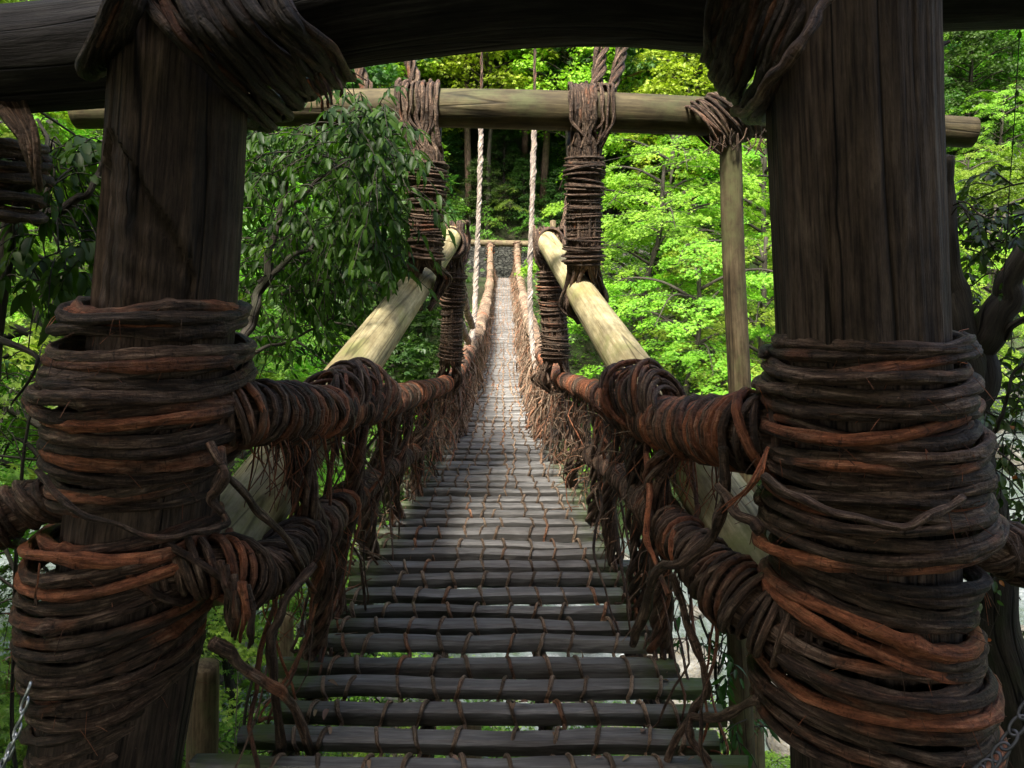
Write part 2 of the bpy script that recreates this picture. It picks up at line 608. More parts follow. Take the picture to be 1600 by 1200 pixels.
rocks = [rock_mesh(s) for s in (3, 4, 5, 6)]
for q in range(210):
    tt = rng.uniform(.3, .8) if q > 12 else rng.uniform(.44, .56)
    i = int(tt * (len(cs) - 1))
    ww = rng.choice((-1, 1)) * rng.uniform(2.6, 5.8) if rng.random() < .75 else rng.uniform(-3, 3)
    p = cs[i] + side[i] * ww
    o = bpy.data.objects.new('boulder', rocks[q % 4]); link(o)
    s = float(rng.uniform(.2, .85))
    o.scale = (s, s * float(rng.uniform(.8, 1.2)), s)
    o.rotation_euler = (float(rng.uniform(-.2, .2)), float(rng.uniform(-.2, .2)), float(rng.uniform(0, 6.28)))
    o.location = (float(p[0]), float(p[1]), -8.8 + .18 * s)
    tag(o, 'pale grey boulder lying in the river bed below the bridge', 'boulder', 'boulders in the river')

# ------------------------------------------------------------------ bridge
DECK = np.array([(1.5, -1.575), (2.2, -1.58), (4, -1.57), (6, -1.58), (8.1, -1.66), (12, -1.88), (17, -2.06), (22, -1.85), (27, -1.56), (31, -1.30), (34, -1.06), (36, -1.0)])


def deck_z(y):
    return np.interp(y, DS[:, 0], DS[:, 1])


DS = crom(DECK, 8)
def deck_cx(y): return -.075 - .0088 * y
def deck_hw(y): return np.interp(y, [1.5, 2.4, 3.3, 3.9, 4.7, 5.5, 6.3, 8, 12, 20, 35], [.86, .81, .76, .72, .65, .57, .52, .47, .47, .50, .47])


bridge = thing('vine_bridge', 'long sagging suspension bridge of split timber treads lashed with brown vines between wrapped handrails', 'bridge', (-.1, 2.0, -1.6))


def plank(mb, y, hx0, hx1, w, h, z, zr=0.0):
    """one split timber beam with uneven worn edges"""
    n = 22
    cx0 = deck_cx(y)
    xs = np.linspace(cx0 - hx0, cx0 + hx1, n)
    dy = snoise(n, 5, .006) + zr * (xs - cx0)
    dz = snoise(n, 6, .005)
    ww = w * (1 + snoise(n, 4, .05)); hh = h * (1 + snoise(n, 4, .05))
    c = rng.uniform(.18, .42)
    c2 = rng.uniform(.15, .4)
    prof = np.array([(-.5 + c * .5, .5), (.5 - c2 * .5, .5), (.5, .5 - c2 * .5), (.5, -.35), (.35, -.5), (-.35, -.5), (-.5, -.35), (-.5, .5 - c * .55)])
    prof = prof + rng.normal(0, .03, prof.shape)
    K = len(prof)
    V = np.zeros((n, K, 3))
    V[..., 0] = xs[:, None]
    jit = rng.normal(0, .0012, (n, K, 2))
    V[..., 1] = y + dy[:, None] + prof[None, :, 0] * ww[:, None] + jit[..., 0]
    V[..., 2] = z + dz[:, None] + prof[None, :, 1] * hh[:, None] + jit[..., 1] - h * .5
    V[0, :, 0] += rng.normal(0, .006, K); V[-1, :, 0] += rng.normal(0, .006, K)
    i0 = np.arange(n - 1)[:, None] * K + np.arange(K)[None]
    j0 = np.arange(n - 1)[:, None] * K + (np.arange(K)[None] + 1) % K
    q = np.stack([i0, i0 + K, j0 + K, j0], -1).reshape(-1, 4)
    v = V.reshape(-1, 3)
    e = np.vstack([V[0].mean(0), V[-1].mean(0)])
    k = np.arange(K); kn = (k + 1) % K
    tri = np.vstack([np.stack([np.full(K, n * K), k, kn], -1), np.stack([np.full(K, n * K + 1), (n - 1) * K + kn, (n - 1) * K + k], -1)])
    v = np.vstack([v, e])
    rel = np.abs(v[:, 0] - cx0)
    mb.add(v, q, tri, None, np.clip((rel - deck_hw(y) * .68) / .16, 0, 1) * .75)


SP = .163
planks = []
yy = 1.72
while yy < 35.6:
    planks.append(yy)
    yy += SP * .97 * (1 + rng.normal(0, .03))
far_mb = MB()
pl = []
for i, y in enumerate(planks):
    L = deck_hw(y) + rng.normal(0, .05); R = deck_hw(y) + rng.normal(0, .05)
    wv = .066 * (1 + rng.normal(0, .12)); hv = .060 * (1 + rng.normal(0, .10))
    z = float(deck_z(y)) + rng.normal(0, .006)
    pl.append((y, z, wv, hv))
    if i < 100:
        mb = MB(); plank(mb, y, L, R, wv, hv, z, rng.normal(0, .008)); mb.build('deck_plank', M_plank, bridge, smooth=False)
    else:
        plank(far_mb, y, L, R, wv * 1.25, hv, z, rng.normal(0, .006))
o = far_mb.build('deck_plank', M_plank, bridge, smooth=False); o['kind'] = 'stuff'
o['label'] = 'narrow grey treads of the far half of the bridge'

# nine lengthwise vines that weave over and under the treads
for q, xo in enumerate((-.66, -.50, -.36, -.21, -.07, .08, .24, .38, .54, .68)):
    pts = []
    drift = snoise(len(pl), 6, .022); slope = rng.choice((-1, 1)) * .02
    for i, (y, z, wv, hv) in enumerate(pl):
        xoo = xo * deck_hw(y) / .80
        x = deck_cx(y) + xoo + drift[i] + rng.normal(0, .008)
        sl = slope if i % 2 else -slope
        pts += [(x - sl, y - wv * .5 - .008, z - hv * .8, .3), (x - sl * .4, y - wv * .5 - .006, z - .008, .4), (x, y - wv * .1, z + .011, .5), (x + sl * .5, y + wv * .5 + .004, z - .004, .5), (x + sl, y + wv * .5 + .010, z - hv * .7, .5)]
    P = crom(np.array(pts)[:, :3], 3)
    mb = MB()
    tube(mb, P, .0078 * (1 + snoise(len(P), 30, .16)), 6, tint=np.clip(.25 + snoise(len(P), 40, .25), 0, 1))
    mb.build('lashing_vine', M_net, bridge)

# cables
def P3(l): return np.array([np.append(W(a, b_, c), r) for a, b_, c, r in l])


RAIL_L = crom(P3([(250, 650, 2.2, .085), (385, 645, 2.28, .086), (450, 645, 2.5, .082), (520, 642, 2.85, .072), (590, 630, 3.4, .062), (645, 616, 4.3, .045), (698, 598, 5.9, .042), (720, 572, 7.5, .05), (737, 541, 10, .062), (750, 507, 14, .068), (760, 470, 21, .075), (765, 445, 28, .075), (766, 412, 33, .075), (766, 384, 35.6, .07)]), 14)
RAIL_R = crom(P3([(1300, 690, 2.0, .09), (1185, 678, 2.05, .088), (1120, 672, 2.3, .083), (1050, 664, 2.65, .078), (980, 641, 3.3, .066), (932, 614, 4.2, .044), (882, 594, 5.9, .042), (862, 576, 7.2, .05), (845, 549, 9.5, .062), (834, 521, 12.5, .066), (825, 492, 17, .072), (818, 463, 23, .075), (813, 438, 29, .075), (809, 410, 33, .075), (808, 384, 35.6, .07)]), 14)
LOW_L = crom(P3([(210, 900, 2.1, .07), (335, 885, 2.15, .075), (400, 900, 2.25, .075), (445, 868, 2.4, .068), (505, 815, 2.8, .055), (562, 765, 3.4, .048), (620, 722, 4.3, .04), (664, 690, 5.6, .036), (700, 645, 8, .036), (722, 598, 12, .04), (744, 548, 17, .04), (757, 500, 23, .04), (765, 462, 30, .04), (767, 445, 34, .04)]), 14)
LOW_R = crom(P3([(1280, 1000, 1.9, .085), (1190, 960, 1.98, .086), (1120, 900, 2.15, .078), (1060, 835, 2.45, .062), (1003, 775, 3.05, .054), (950, 728, 4, .045), (905, 695, 5.5, .04), (876, 655, 8, .036), (856, 603, 12, .04), (838, 552, 17, .04), (823, 503, 23, .04), (812, 463, 30, .04), (808, 445, 34, .04)]), 14)


def resample(Q, step):
    s = np.concatenate([[0], np.cumsum(np.linalg.norm(np.diff(Q[:, :3], axis=0), axis=1))])
    n = max(3, int(s[-1] / step))
    u = np.linspace(0, s[-1], n)
    return np.column_stack([np.interp(u, s, Q[:, c]) for c in range(Q.shape[1])])


def helix_wrap(mb, Q, rv, pitch, ring=11, sides=6, jr=.12, tilt=.02, tintp=.3, y_far=9.0, hand=1):
    """a vine wound round and round the cable Q (x, y, z, radius)"""
    Q = resample(Q, .03)
    T, N, B = frames(Q[:, :3])
    s = np.concatenate([[0], np.cumsum(np.linalg.norm(np.diff(Q[:, :3], axis=0), axis=1))])
    L = s[-1]
    us, th = [0.0], [0.0]
    u = 0.0; a = 0.0
    while u < L:
        yc = np.interp(u, s, Q[:, 1])
        p = pitch * (1 if yc < y_far else min(1.7, 1 + (yc - y_far) * .10))
        rg = ring if yc < y_far else 8
        u += p / rg; a += 2 * PI / rg * hand
        us.append(u); th.append(a)
    us = np.minimum(np.array(us), L); th = np.array(th)
    n = len(us)
    C = np.column_stack([np.interp(us, s, Q[:, c]) for c in range(4)])
    Nn = np.column_stack([np.interp(us, s, N[:, c]) for c in range(3)]); Bb = np.column_stack([np.interp(us, s, B[:, c]) for c in range(3)]); Tt = np.column_stack([np.interp(us, s, T[:, c]) for c in range(3)])
    k = np.clip((C[:, 1] - y_far) * .09, 0, 1.1)
    rvv = rv * (1 + k) * (1 + snoise(n, 25, .14))
    rad = C[:, 3] * (1 + snoise(n, 9, jr * .6) + snoise(n, 60, jr * .7)) + rvv * .6
    ax = snoise(n, 7, tilt * .5) + tilt * np.sin(th + snoise(n, 40, 1.0))
    P = C[:, :3] + rad[:, None] * (np.cos(th)[:, None] * Nn + np.sin(th)[:, None] * Bb) + Tt * ax[:, None]
    tube(mb, P, rvv, sides, tint=np.clip(tintp + snoise(n, 20, .3), 0, 1), lump=.06)


def fringe(mb, Q, y0, y1, count, lmin=.06, lmax=.28, r=.0028):
    m_ = (Q[:, 1] > y0) & (Q[:, 1] < y1)
    QQ = Q[m_]
    for _ in range(count):
        c = QQ[rng.integers(len(QQ))]
        a = rng.uniform(-.8, .8)
        p0 = c[:3] + np.array((math.sin(a) * c[3] * .9, rng.normal(0, .02), -math.cos(a) * c[3] * .8))
        L = rng.uniform(lmin, lmax)
        pts = [p0, p0 + (rng.normal(0, .02), rng.normal(0, .02), -L * .5), p0 + (rng.normal(0, .04), rng.normal(0, .03), -L)]
        P = crom(pts, 5)
        tube(mb, P, np.linspace(r, r * .4, len(P)) * rng.uniform(.6, 1.6), 4, tint=rng.uniform(.3, .9))


for nm, Q, lab, rv, tp in (('handrail', RAIL_L, 'left handrail, thick bundle wound with reddish vines', .0125, .45), ('handrail', RAIL_R, 'right handrail, thick bundle wound with reddish vines', .0125, .48),
                   ('lower_cable', LOW_L, 'left lower side cable wound with dark vines', .012, .16), ('lower_cable', LOW_R, 'right lower side cable wound with dark vines', .010, .14)):
    mb = MB(); R = resample(Q, .12); tube(mb, R[:, :3], R[:, 3] * .93, 12, tint=.1, lump=.03)
    core = mb.build(nm, M_vine, bridge); core['label'] = lab
    near = Q[Q[:, 1] < 9.5]; far = Q[Q[:, 1] >= 9.3]
    mb = MB(); helix_wrap(mb, near, rv, rv * 2.1, 14, 7, .10, .02, tp)
    mb.build('vine_binding', M_vine, core)
    mb = MB(); helix_wrap(mb, far, rv * 1.3, rv * 4.6, 10, 6, .26, .07, .1, 9.0)
    helix_wrap(mb, far, rv * 1.1, rv * 6.5, 10, 6, .34, .12, .15, 9.0, -1)
    mb.build('vine_binding', M_net if nm == 'handrail' else M_vine_thin, core)
    # a second, looser layer
    nn = near.copy(); nn[:, 3] *= 1.1
    mb = MB(); helix_wrap(mb, nn[nn[:, 1] < 6], rv * 1.15, rv * (9 if nm == 'handrail' else 12), 14, 7, .14, .05, tp + .12)
    mb.build('loose_vine_binding', M_vine, core)
    mb = MB(); fringe(mb, Q, 2.3, 9, 220 if nm == 'handrail' else 110); o = mb.build('hanging_fibres', M_vine, core); o['kind'] = 'stuff'

# bulky lashings where the handrail crosses the slanting log
for side_, Q, cpx, clog in ((0, RAIL_L, (548, 640, 3.0), (548, 592, 3.3)), (1, RAIL_R, (1002, 650, 3.0), (1000, 606, 3.2))):
    mb = MB()
    for q in range(26):
        f = q / 25.0
        if side_ == 0:
            c = W(505 + 85 * f, 632 - 8 * f, 2.85 + .5 * f); axis = np.array((.55, .85, -.1))
        else:
            c = W(1045 - 90 * f, 640 - 12 * f, 2.7 + .55 * f); axis = np.array((-.5, .85, -.1))
        axis = axis / np.linalg.norm(axis)
        up = np.array((0, 0, 1.0)); sd = np.cross(axis, up); sd /= np.linalg.norm(sd)
        a = np.linspace(0, 2 * PI * 1.08, 30)
        H = .088 + .035 * math.sin(f * PI) + rng.normal(0, .014); Wd = .092 + rng.normal(0, .012)
        ce = c + up * (.012 + .03 * math.sin(f * PI))
        lean = rng.normal(0, .05)
        P = ce + H * np.cos(a)[:, None] * up + Wd * np.sin(a)[:, None] * sd + axis * (lean * np.sin(a) + .04 * np.cos(a) + snoise(30, 8, .01))[:, None]
        tube(mb, P, rng.uniform(.007, .012), 7, tint=np.clip(rtint(.45) + snoise(30, 10, .15), 0, 1), lump=.06)
    o = mb.build('log_lashing', M_vine_thin, bridge)


def twist(mb, path, R, r, n=5, turns_per_m=2.2, sides=6, tint=.25, loose=.0, maxseg=.04):
    Q = resample(np.column_stack([path, np.zeros(len(path))]), maxseg)[:, :3]
    T, N, B = frames(Q, (1, 0, 0))
    s = np.concatenate([[0], np.cumsum(np.linalg.norm(np.diff(Q, axis=0), axis=1))])
    for i in range(n):
        a = 2 * PI * i / n + s * turns_per_m * 2 * PI + snoise(len(s), 8, .15)
        rr = R * (1 + snoise(len(s), 6, .12) + rng.normal(0, .1)) + loose * np.abs(snoise(len(s), 6, 1))
        P = Q + rr[:, None] * (np.cos(a)[:, None] * N + np.sin(a)[:, None] * B)
        tube(mb, P, r * rng.uniform(.75, 1.25) * (1 + snoise(len(s), 5, .1)), sides, tint=np.clip(tint + rng.normal(0, .15) + snoise(len(s), 12, .15), 0, 1), lump=.05)


def at_y(Q, y): return np.array([np.interp(y, Q[:, 1], Q[:, c]) for c in range(3)])
def side_pt(sd, y):
    y = float(y)
    return np.array((deck_cx(y) + sd * (deck_hw(y) - .08), y, float(deck_z(y))))


# thick twisted hangers from handrail to the treads
hy = [2.62, 3.05, 3.6, 4.2, 4.9, 5.6, 6.5, 7.5, 8.6, 10, 11.5, 13]
for sd, RQ, LQ in ((-1, RAIL_L, LOW_L), (1, RAIL_R, LOW_R)):
    for i, y in enumerate(hy):
        y = y + rng.normal(0, .05)
        a = at_y(RQ, y) - (0, 0, .05)
        mid = at_y(LQ, y + .05) + (-sd * .02, 0, .02)
        e = side_pt(sd, y + rng.uniform(.1, .35)) + (0, 0, .01)
        path = crom([a, (a + mid) / 2 + (rng.normal(0, .02), rng.normal(0, .03), 0), mid, (mid + e) / 2 + (rng.normal(0, .02), rng.normal(0, .03), 0), e], 6)
        mb = MB(); rr = .030 if y < 5 else .024
        twist(mb, path, rr, rr * .48, 6 if y < 5 else 4, 1.6, 7 if y < 5 else 5, .18, .006)
        # knot round the tread
        c = e; aa = np.linspace(0, 4 * PI, 30)
        for _ in range(2):
            P = c + np.column_stack([rng.normal(0, .015) + np.linspace(-.03, .03, 30), (.06 + snoise(30, 5, .008)) * np.cos(aa), -.02 + (.055 + snoise(30, 5, .006)) * np.sin(aa)])
            tube(mb, P, .008, 5, tint=rtint())
        mb.build('hanger', M_vine_thin, bridge)

# netting of thin loose vines between handrail and treads
def net_strand(mb, sd, RQ, y, thick, far=False):
    a = at_y(RQ, y); rad = np.interp(y, RQ[:, 1], RQ[:, 3])
    a = a + (rng.uniform(-.6, .6) * rad, 0, -rad * rng.uniform(.5, 1))
    e = side_pt(sd, min(35.2, y + (rng.normal(.05, .2) if rng.random() < .45 else rng.choice((-1, 1)) * rng.uniform(.3, .8)))) + (rng.uniform(-.10, .14) * sd * -1, 0, rng.uniform(-.03, .03))
    mid = (a + e) / 2 + (sd * rng.uniform(-.06, .12), rng.normal(0, .10), rng.normal(0, .04))
    q1 = (a + mid) / 2 + rng.normal(0, .035, 3); q2 = (mid + e) / 2 + rng.normal(0, .035, 3)
    top = a + (0, 0, rad * 1.2)
    P = crom([top, a, q1, mid, q2, e, e + (-sd * .03, .05, -.05)], 3 if far else 6)
    P = P + np.column_stack([noise1(len(P), 2.2, .007) for _ in range(3)]) * (0 if far else 1)
    tube(mb, P, thick * np.linspace(1.1, .6, len(P)) * (1 + snoise(len(P), 3, .18)), 4 if far else 7, tint=np.clip(rtint(.3) + snoise(len(P), 6, .12), 0, 1), lump=.04)


for sd, RQ in ((-1, RAIL_L), (1, RAIL_R)):
    for i in range(47):
        mb = MB(); y = 2.55 + (i / 47.0) ** 1.15 * 5.2 + rng.normal(0, .06)
        net_strand(mb, sd, RQ, y, rng.uniform(.004, .0095))
        mb.build('netting_vine', M_vine_thin, bridge)
    mb = MB()
    for i in range(1000):
        net_strand(mb, sd, RQ, 6.5 + rng.random() ** 1.35 * 28, rng.uniform(.006, .013), True)
    for i in range(680):                                     # snarls of short twigs
        y = rng.uniform(2.7, 9) if i < 520 else rng.uniform(7, 26); a = at_y(RQ, y); e = side_pt(sd, y)
        f = rng.uniform(.1, 1.0); c = a * (1 - f) + e * f + rng.normal(0, .03, 3)
        d = rng.normal(0, .085 if i < 520 else .12, 3)
        P = crom([c, c + d * .5 + rng.normal(0, .014, 3), c + d + (0, 0, -.04)], 4)
        tube(mb, P, np.linspace(1, .4, len(P)) * (rng.uniform(.0018, .0055) if i < 520 else rng.uniform(.003, .008)), 5, tint=rtint(.4))
    o = mb.build('netting_vine', M_net, bridge); o['kind'] = 'stuff'
    # moss-brown ropes under the treads
    for off in ((.62,) if True else ()):
        ys = np.arange(1.5, 35.5, .25)
        P = np.column_stack([deck_cx(ys) + sd * (deck_hw(ys) - .14), ys, deck_z(ys) - .115 + snoise(len(ys), 3, .01)])
        mb = MB(); twist(mb, P, .028, .017, 4, 1.8, 6, .2, 0, .08)
        mb.build('bearer_cable', M_vine, bridge)
ys = np.arange(1.5, 35.5, .25)
for off in (-.2, .22):
    P = np.column_stack([deck_cx(ys) + off, ys, deck_z(ys) - .11])
    mb = MB(); twist(mb, P, .022, .014, 4, 1.8, 5, .2, 0, .1)
    mb.build('bearer_cable', M_vine, bridge)

# ------------------------------------------------------------------ gate posts with their lashings
def post(name, label, axis, notch=False):
    """axis: list of (px, py, Y, radius)"""
    Q = crom(P3(axis), 30)
    base = Q[-1, :3]
    th = thing(name, label, 'post', base)
    Qr = resample(Q, .018)
    gm = rng.normal(0, 1, 80)

    cracks = [(a0, rng.uniform(0, 6), rng.uniform(.02, .045)) for a0 in (.75, 1.2, 1.72, 2.2, 2.6, .3)]

    def shape(s, a):
        v = 1 + .018 * np.sin(3 * a + 1 + s * .3) + .012 * np.sin(7 * a + s * .5) + .009 * np.sin(13 * a + s * .9 + 2) + .008 * np.sin(23 * a - s * 1.3) + .005 * np.sin(41 * a + s)
        for a0, ph, dp in cracks:
            w_ = np.clip(.6 + .6 * np.sin(s * 2.1 + ph), 0, 1)
            v = v - dp * w_ * np.exp(-((a - a0 - .035 * np.sin(s * 2.3 + ph)) / .035) ** 2)
        for q in range(7):
            v = v + .025 * np.exp(-((s - .4 - q * .33) / .05) ** 2 - ((a - (.5 + (q * 1.7) % 2.1)) / .12) ** 2)
        if notch:                                   # broad axe-cut hollow on the camera side
            aa = a - PI / 2
            edge = .35 - 1.15 * np.clip((s - .66) / .34, 0, 1) + .05 * np.sin(s * 19) + .25 * np.clip((s - 1.2) / .2, 0, 1)
            cut = (aa > edge) & (aa < 1.3) & (s > .66 + .04 * np.sin(aa * 7) + .03 * aa)
            dep = np.clip((s - .62) / .06, 0, 1) * np.clip((1.75 - s) / .5, 0, 1)
            v = v - np.where(cut, (.13 + .012 * np.sin(s * 75 + aa * 3) + .03 * np.sin(s * 6 + aa * 2)) * dep, 0)
        return v
    mb = MB(); tube(mb, Qr[:, :3], Qr[:, 3], 170, shape=shape, ref=(1, 0, 0), lump=.0)
    mb.build('log', M_post, th)
    return th, Qr


def coil_set(th, Q, rows, name='vine_coil', mat=None, cxs=None):
    """rows: (py_front, px_left, px_right, tilt_m, r, tint, extra_out) -> one strand each round the post"""
    mat = mat or M_vine
    for row in rows:
        py, x0, x1, tilt, r, tint, out = row
        if cxs: x0, x1 = x0 + cxs[0], x1 + cxs[1]
        cxp = (x0 + x1) / 2
        Yc = np.interp(py, AXPY, AXY)
        Rw = .3
        p = W(cxp, py, Yc)
        for _ in range(3):
            depth = Yc * math.cos(PITCH) - p[2] * math.sin(PITCH)
            Rw = (x1 - x0) / 2 / FPX * depth - r + out
            p = W(cxp, py, Yc - Rw)
            depth = Yc * math.cos(PITCH) - p[2] * math.sin(PITCH)
            p = np.array(((cxp - 800) / FPX * depth, Yc, p[2]))
        Rw -= r * .9
        a0 = rng.uniform(.3, 2.6)
        n = 120
        a = a0 + np.linspace(0, 2 * PI * rng.uniform(1.02, 1.12), n)
        rise = np.linspace(-.5, .5, n) * r * 1.4
        Rr = Rw * (1 + snoise(n, 20, .019) + .03 * np.sin(2 * a + rng.uniform(0, 6))) + np.linspace(0, r * 1.2, n)
        z = p[2] + rise + tilt * np.cos(a) + snoise(n, 22, .007) + .006 * np.sin(3 * a + rng.uniform(0, 6))
        P = np.column_stack([p[0] + Rr * np.cos(a), p[1] + Rr * .97 * np.sin(a), z])
        rad = r * (1 + snoise(n, 9, .13) + snoise(n, 3, .05))
        for _ in range(rng.integers(1, 5)):                 # knots
            kx = rng.uniform(0, n); rad *= 1 + rng.uniform(.15, .45) * np.exp(-((np.arange(n) - kx) / 1.2) ** 2)
        rad[:3] *= (.6, .85, .95); rad[-3:] *= (.95, .85, .6)
        mb = MB()
        tube(mb, P, rad, 18, tint=np.clip(tint + snoise(n, 14, .22), 0, 1), lump=.07, shape=ridges())
        # peeling fibres
        for _ in range(11):
            k = rng.integers(4, n - 4); c = P[k] + (P[k] - np.array((p[0], p[1], P[k][2]))) * (r * .9 / Rw)
            d = rng.normal(0, .02, 3) + (0, 0, -.012)
            tube(mb, crom([c, c + d * .6, c + d * 1.5 + (0, 0, -.008)], 3), rng.uniform(.0006, .0013), 4, tint=rng.uniform(.2, .8))
        o = mb.build(name, mat, th)
        if tint > .55: o['label'] = 'vine with reddish peeled bark'


# left post
AXPY, AXY = np.array([0, 1200]), np.array([2.25, 2.25])
postL, QL = post('gate_post', 'thick dark cedar gate post with an axe-cut hollow, left of the bridge entrance', [(292, -160, 2.25, .175), (284, 100, 2.25, .178), (258, 480, 2.25, .195), (212, 900, 2.25, .215), (165, 1200, 2.25, .225), (110, 1500, 2.25, .235)], True)
rows = []
py = 487
spec = [(487, 118, 372, .00), (503, 100, 384, -.01), (524, 92, 378, -.012), (556, 88, 392, -.012), (575, 84, 386, .0), (590, 80, 390, .012), (607, 76, 388, -.01), (628, 66, 392, .0), (652, 70, 388, -.014), (672, 74, 392, .01), (690, 76, 390, -.01), (712, 78, 386, .0), (728, 82, 380, -.014), (748, 84, 366, -.02), (768, 84, 350, .005), (784, 82, 345, .01), (800, 88, 345, .0)]
tints = [.5, .05, .02, .02, .55, .05, .08, .02, .5, .6, .1, .05, .5, .3, .05, .2, .3]
for (p, a, b_, tl), ti in zip(spec, tints):
    rows.append((p, a, b_, tl, rng.uniform(.016, .0205), ti, 0))
coil_set(postL, QL, rows)
coil_set(postL, QL, [(p, a + 14, b_ - 14, rng.normal(0, .01), .013, rtint(.2), 0) for p, a, b_, _ in spec[1::4]])
spec2 = [(862, 60, 340, .02, .62), (884, 34, 348, .02, .8), (905, 28, 352, .04, .2), (934, 26, 356, .045, .9), (958, 22, 352, .06, .15), (985, 20, 350, .07, .35), (1012, 20, 340, .05, .45), (1030, 22, 332, .06, .15), (1052, 24, 330, .06, .3), (1074, 24, 324, .055, .4), (1098, 26, 322, .07, .2), (1120, 32, 318, .075, .3), (1140, 34, 308, .08, .15), (1166, 34, 300, .10, .1), (1190, 36, 296, .10, .2), (1214, 40, 290, .08, .1)]
coil_set(postL, QL, [(p - tl * 90, a, b_, tl * .72, rng.uniform(.0155, .0205), ti, 0) for p, a, b_, tl, ti in spec2], cxs=(14, -2))
coil_set(postL, QL, [(p - tl * 90 + 8, a + 16, b_ - 14, tl * .72, .013, rtint(.2), 0) for p, a, b_, tl, ti in spec2[::2]], cxs=(14, -2))

# right post
AXY = np.array([1.98, 1.98])
postR, QR = post('gate_post', 'broad straight cedar gate post, right of the bridge entrance', [(1322, -160, 1.98, .195), (1325, 100, 1.98, .198), (1342, 500, 1.98, .205), (1358, 900, 1.98, .22), (1372, 1200, 1.98, .235), (1385, 1500, 1.98, .245)])
spec = [(548, 1205, 1520, .0, .05), (556, 1200, 1518, .02, .1), (574, 1192, 1528, .02, .45), (596, 1186, 1526, .01, .05), (622, 1180, 1530, .012, .05), (640, 1180, 1526, .005, .1), (658, 1180, 1532, .005, .0), (680, 1182, 1532, .025, .75), (700, 1184, 1536, .012, .1), (722, 1184, 1540, .02, .0), (742, 1186, 1540, .0, .6), (760, 1186, 1542, .005, .12), (778, 1182, 1544, .0, .05), (797, 1184, 1546, .0, .1), (815, 1188, 1546, .0, .05), (838, 1186, 1550, .01, .2), (856, 1184, 1552, .01, .1), (872, 1184, 1556, .015, .1), (896, 1186, 1560, .03, .5)]
coil_set(postR, QR, [(p, a, b_, tl, rng.uniform(.0135, .0175), ti, 0) for p, a, b_, tl, ti in spec], cxs=(4, -18))
coil_set(postR, QR, [(p + 9, a + 14, b_ - 14, rng.normal(0, .012), .011, rtint(.15), 0) for p, a, b_, _, _ in spec[1::3]], cxs=(4, -18))
spec2 = [(940, 1200, 1548, -.02, .1), (955, 1196, 1545, -.03, .25), (968, 1195, 1530, -.05, .02), (990, 1192, 1534, -.04, .15), (1024, 1180, 1540, -.07, .75), (1045, 1178, 1540, -.05, .2), (1050, 1172, 1532, -.09, .85), (1078, 1168, 1545, -.05, .15), (1100, 1170, 1548, -.03, .05), (1118, 1165, 1560, -.04, .45), (1135, 1170, 1556, -.06, .25), (1152, 1162, 1560, -.02, .85), (1175, 1170, 1560, -.05, .3), (1198, 1166, 1562, -.05, .2), (1222, 1168, 1566, -.03, .4), (1245, 1170, 1566, -.02, .2)]
coil_set(postR, QR, [(p - 10, a, b_, tl, rng.uniform(.0145, .0190), ti, 0) for p, a, b_, tl, ti in spec2], cxs=(8, -26))
coil_set(postR, QR, [(p + 5, a + 12, b_ - 12, tl * .5, .012, rtint(.2), 0) for p, a, b_, tl, ti in spec2[::2]], cxs=(8, -26))


def strand(parent, name, pts, r, tint=.2, mat=None, n=10, taper=1.0):
    Q = crom(np.array([W(*p) for p in pts]), n)
    mb = MB()
    m_ = len(Q)
    tube(mb, Q + np.column_stack([snoise(m_, 6, r * .35) for _ in range(3)]), r * np.linspace(1, taper, m_) * (1 + snoise(m_, 4, .13)), 12, shape=ridges(), tint=np.clip(tint + snoise(m_, 8, .15), 0, 1), lump=.08)
    return mb.build(name, mat or M_vine, parent)


# loose strands over the left post
strand(postL, 'loose_vine', [(60, 735, 2.0), (90, 775, 1.93), (150, 812, 1.9), (240, 838, 1.9), (300, 835, 1.92), (352, 818, 2.0), (335, 775, 2.05), (350, 720, 2.1)], .0085, .35)
strand(postL, 'loose_vine', [(350, 700, 2.0), (352, 735, 1.98), (395, 790, 2.1), (440, 835, 2.2), (470, 880, 2.3), (490, 925, 2.5)], .010, .25)
strand(postL, 'loose_vine', [(330, 690, 2.0), (350, 740, 1.97), (330, 780, 1.98), (345, 800, 2.0)], .012, .3)
strand(postL, 'loose_vine', [(340, 1000, 2.0), (375, 1030, 2.05), (425, 1075, 2.1), (455, 1100, 2.2), (480, 1170, 2.3), (500, 1230, 2.35)], .016, .2)
strand(postL, 'loose_vine', [(490, 880, 2.3), (450, 930, 2.2), (425, 990, 2.15), (428, 1050, 2.15), (432, 1110, 2.2), (440, 1200, 2.3)], .013, .1)
strand(postL, 'loose_vine', [(62, 880, 1.93), (58, 910, 1.92), (55, 945, 1.92)], .003, .7)
for i in range(7):
    x = 345 + i * 7
    strand(postL, 'frayed_vine_end', [(x, 880 + i * 6, 2.05), (x + 8, 930 + i * 9, 2.03), (x + 6 + rng.normal(0, 5), 985 + i * 5, 2.06)], .012, rtint(.4), taper=.35)
strand(postR, 'loose_vine', [(1190, 742, 1.75), (1250, 780, 1.66), (1330, 805, 1.63), (1410, 825, 1.62), (1450, 805, 1.63), (1500, 780, 1.68)], .0095, .15)
strand(postR, 'loose_vine', [(1130, 700, 2.0), (1128, 770, 2.0), (1115, 830, 2.05), (1070, 878, 2.1), (1030, 890, 2.2), (1010, 960, 2.3), (985, 1010, 2.4)], .0145, .1)
strand(postR, 'loose_vine', [(1120, 760, 2.0), (1150, 800, 1.9), (1190, 830, 1.85)], .014, .1)
strand(postR, 'loose_vine', [(1050, 900, 2.2), (1075, 970, 2.15), (1100, 1040, 2.1), (1098, 1090, 2.1), (1070, 1130, 2.15), (1040, 1200, 2.2)], .012, .1)
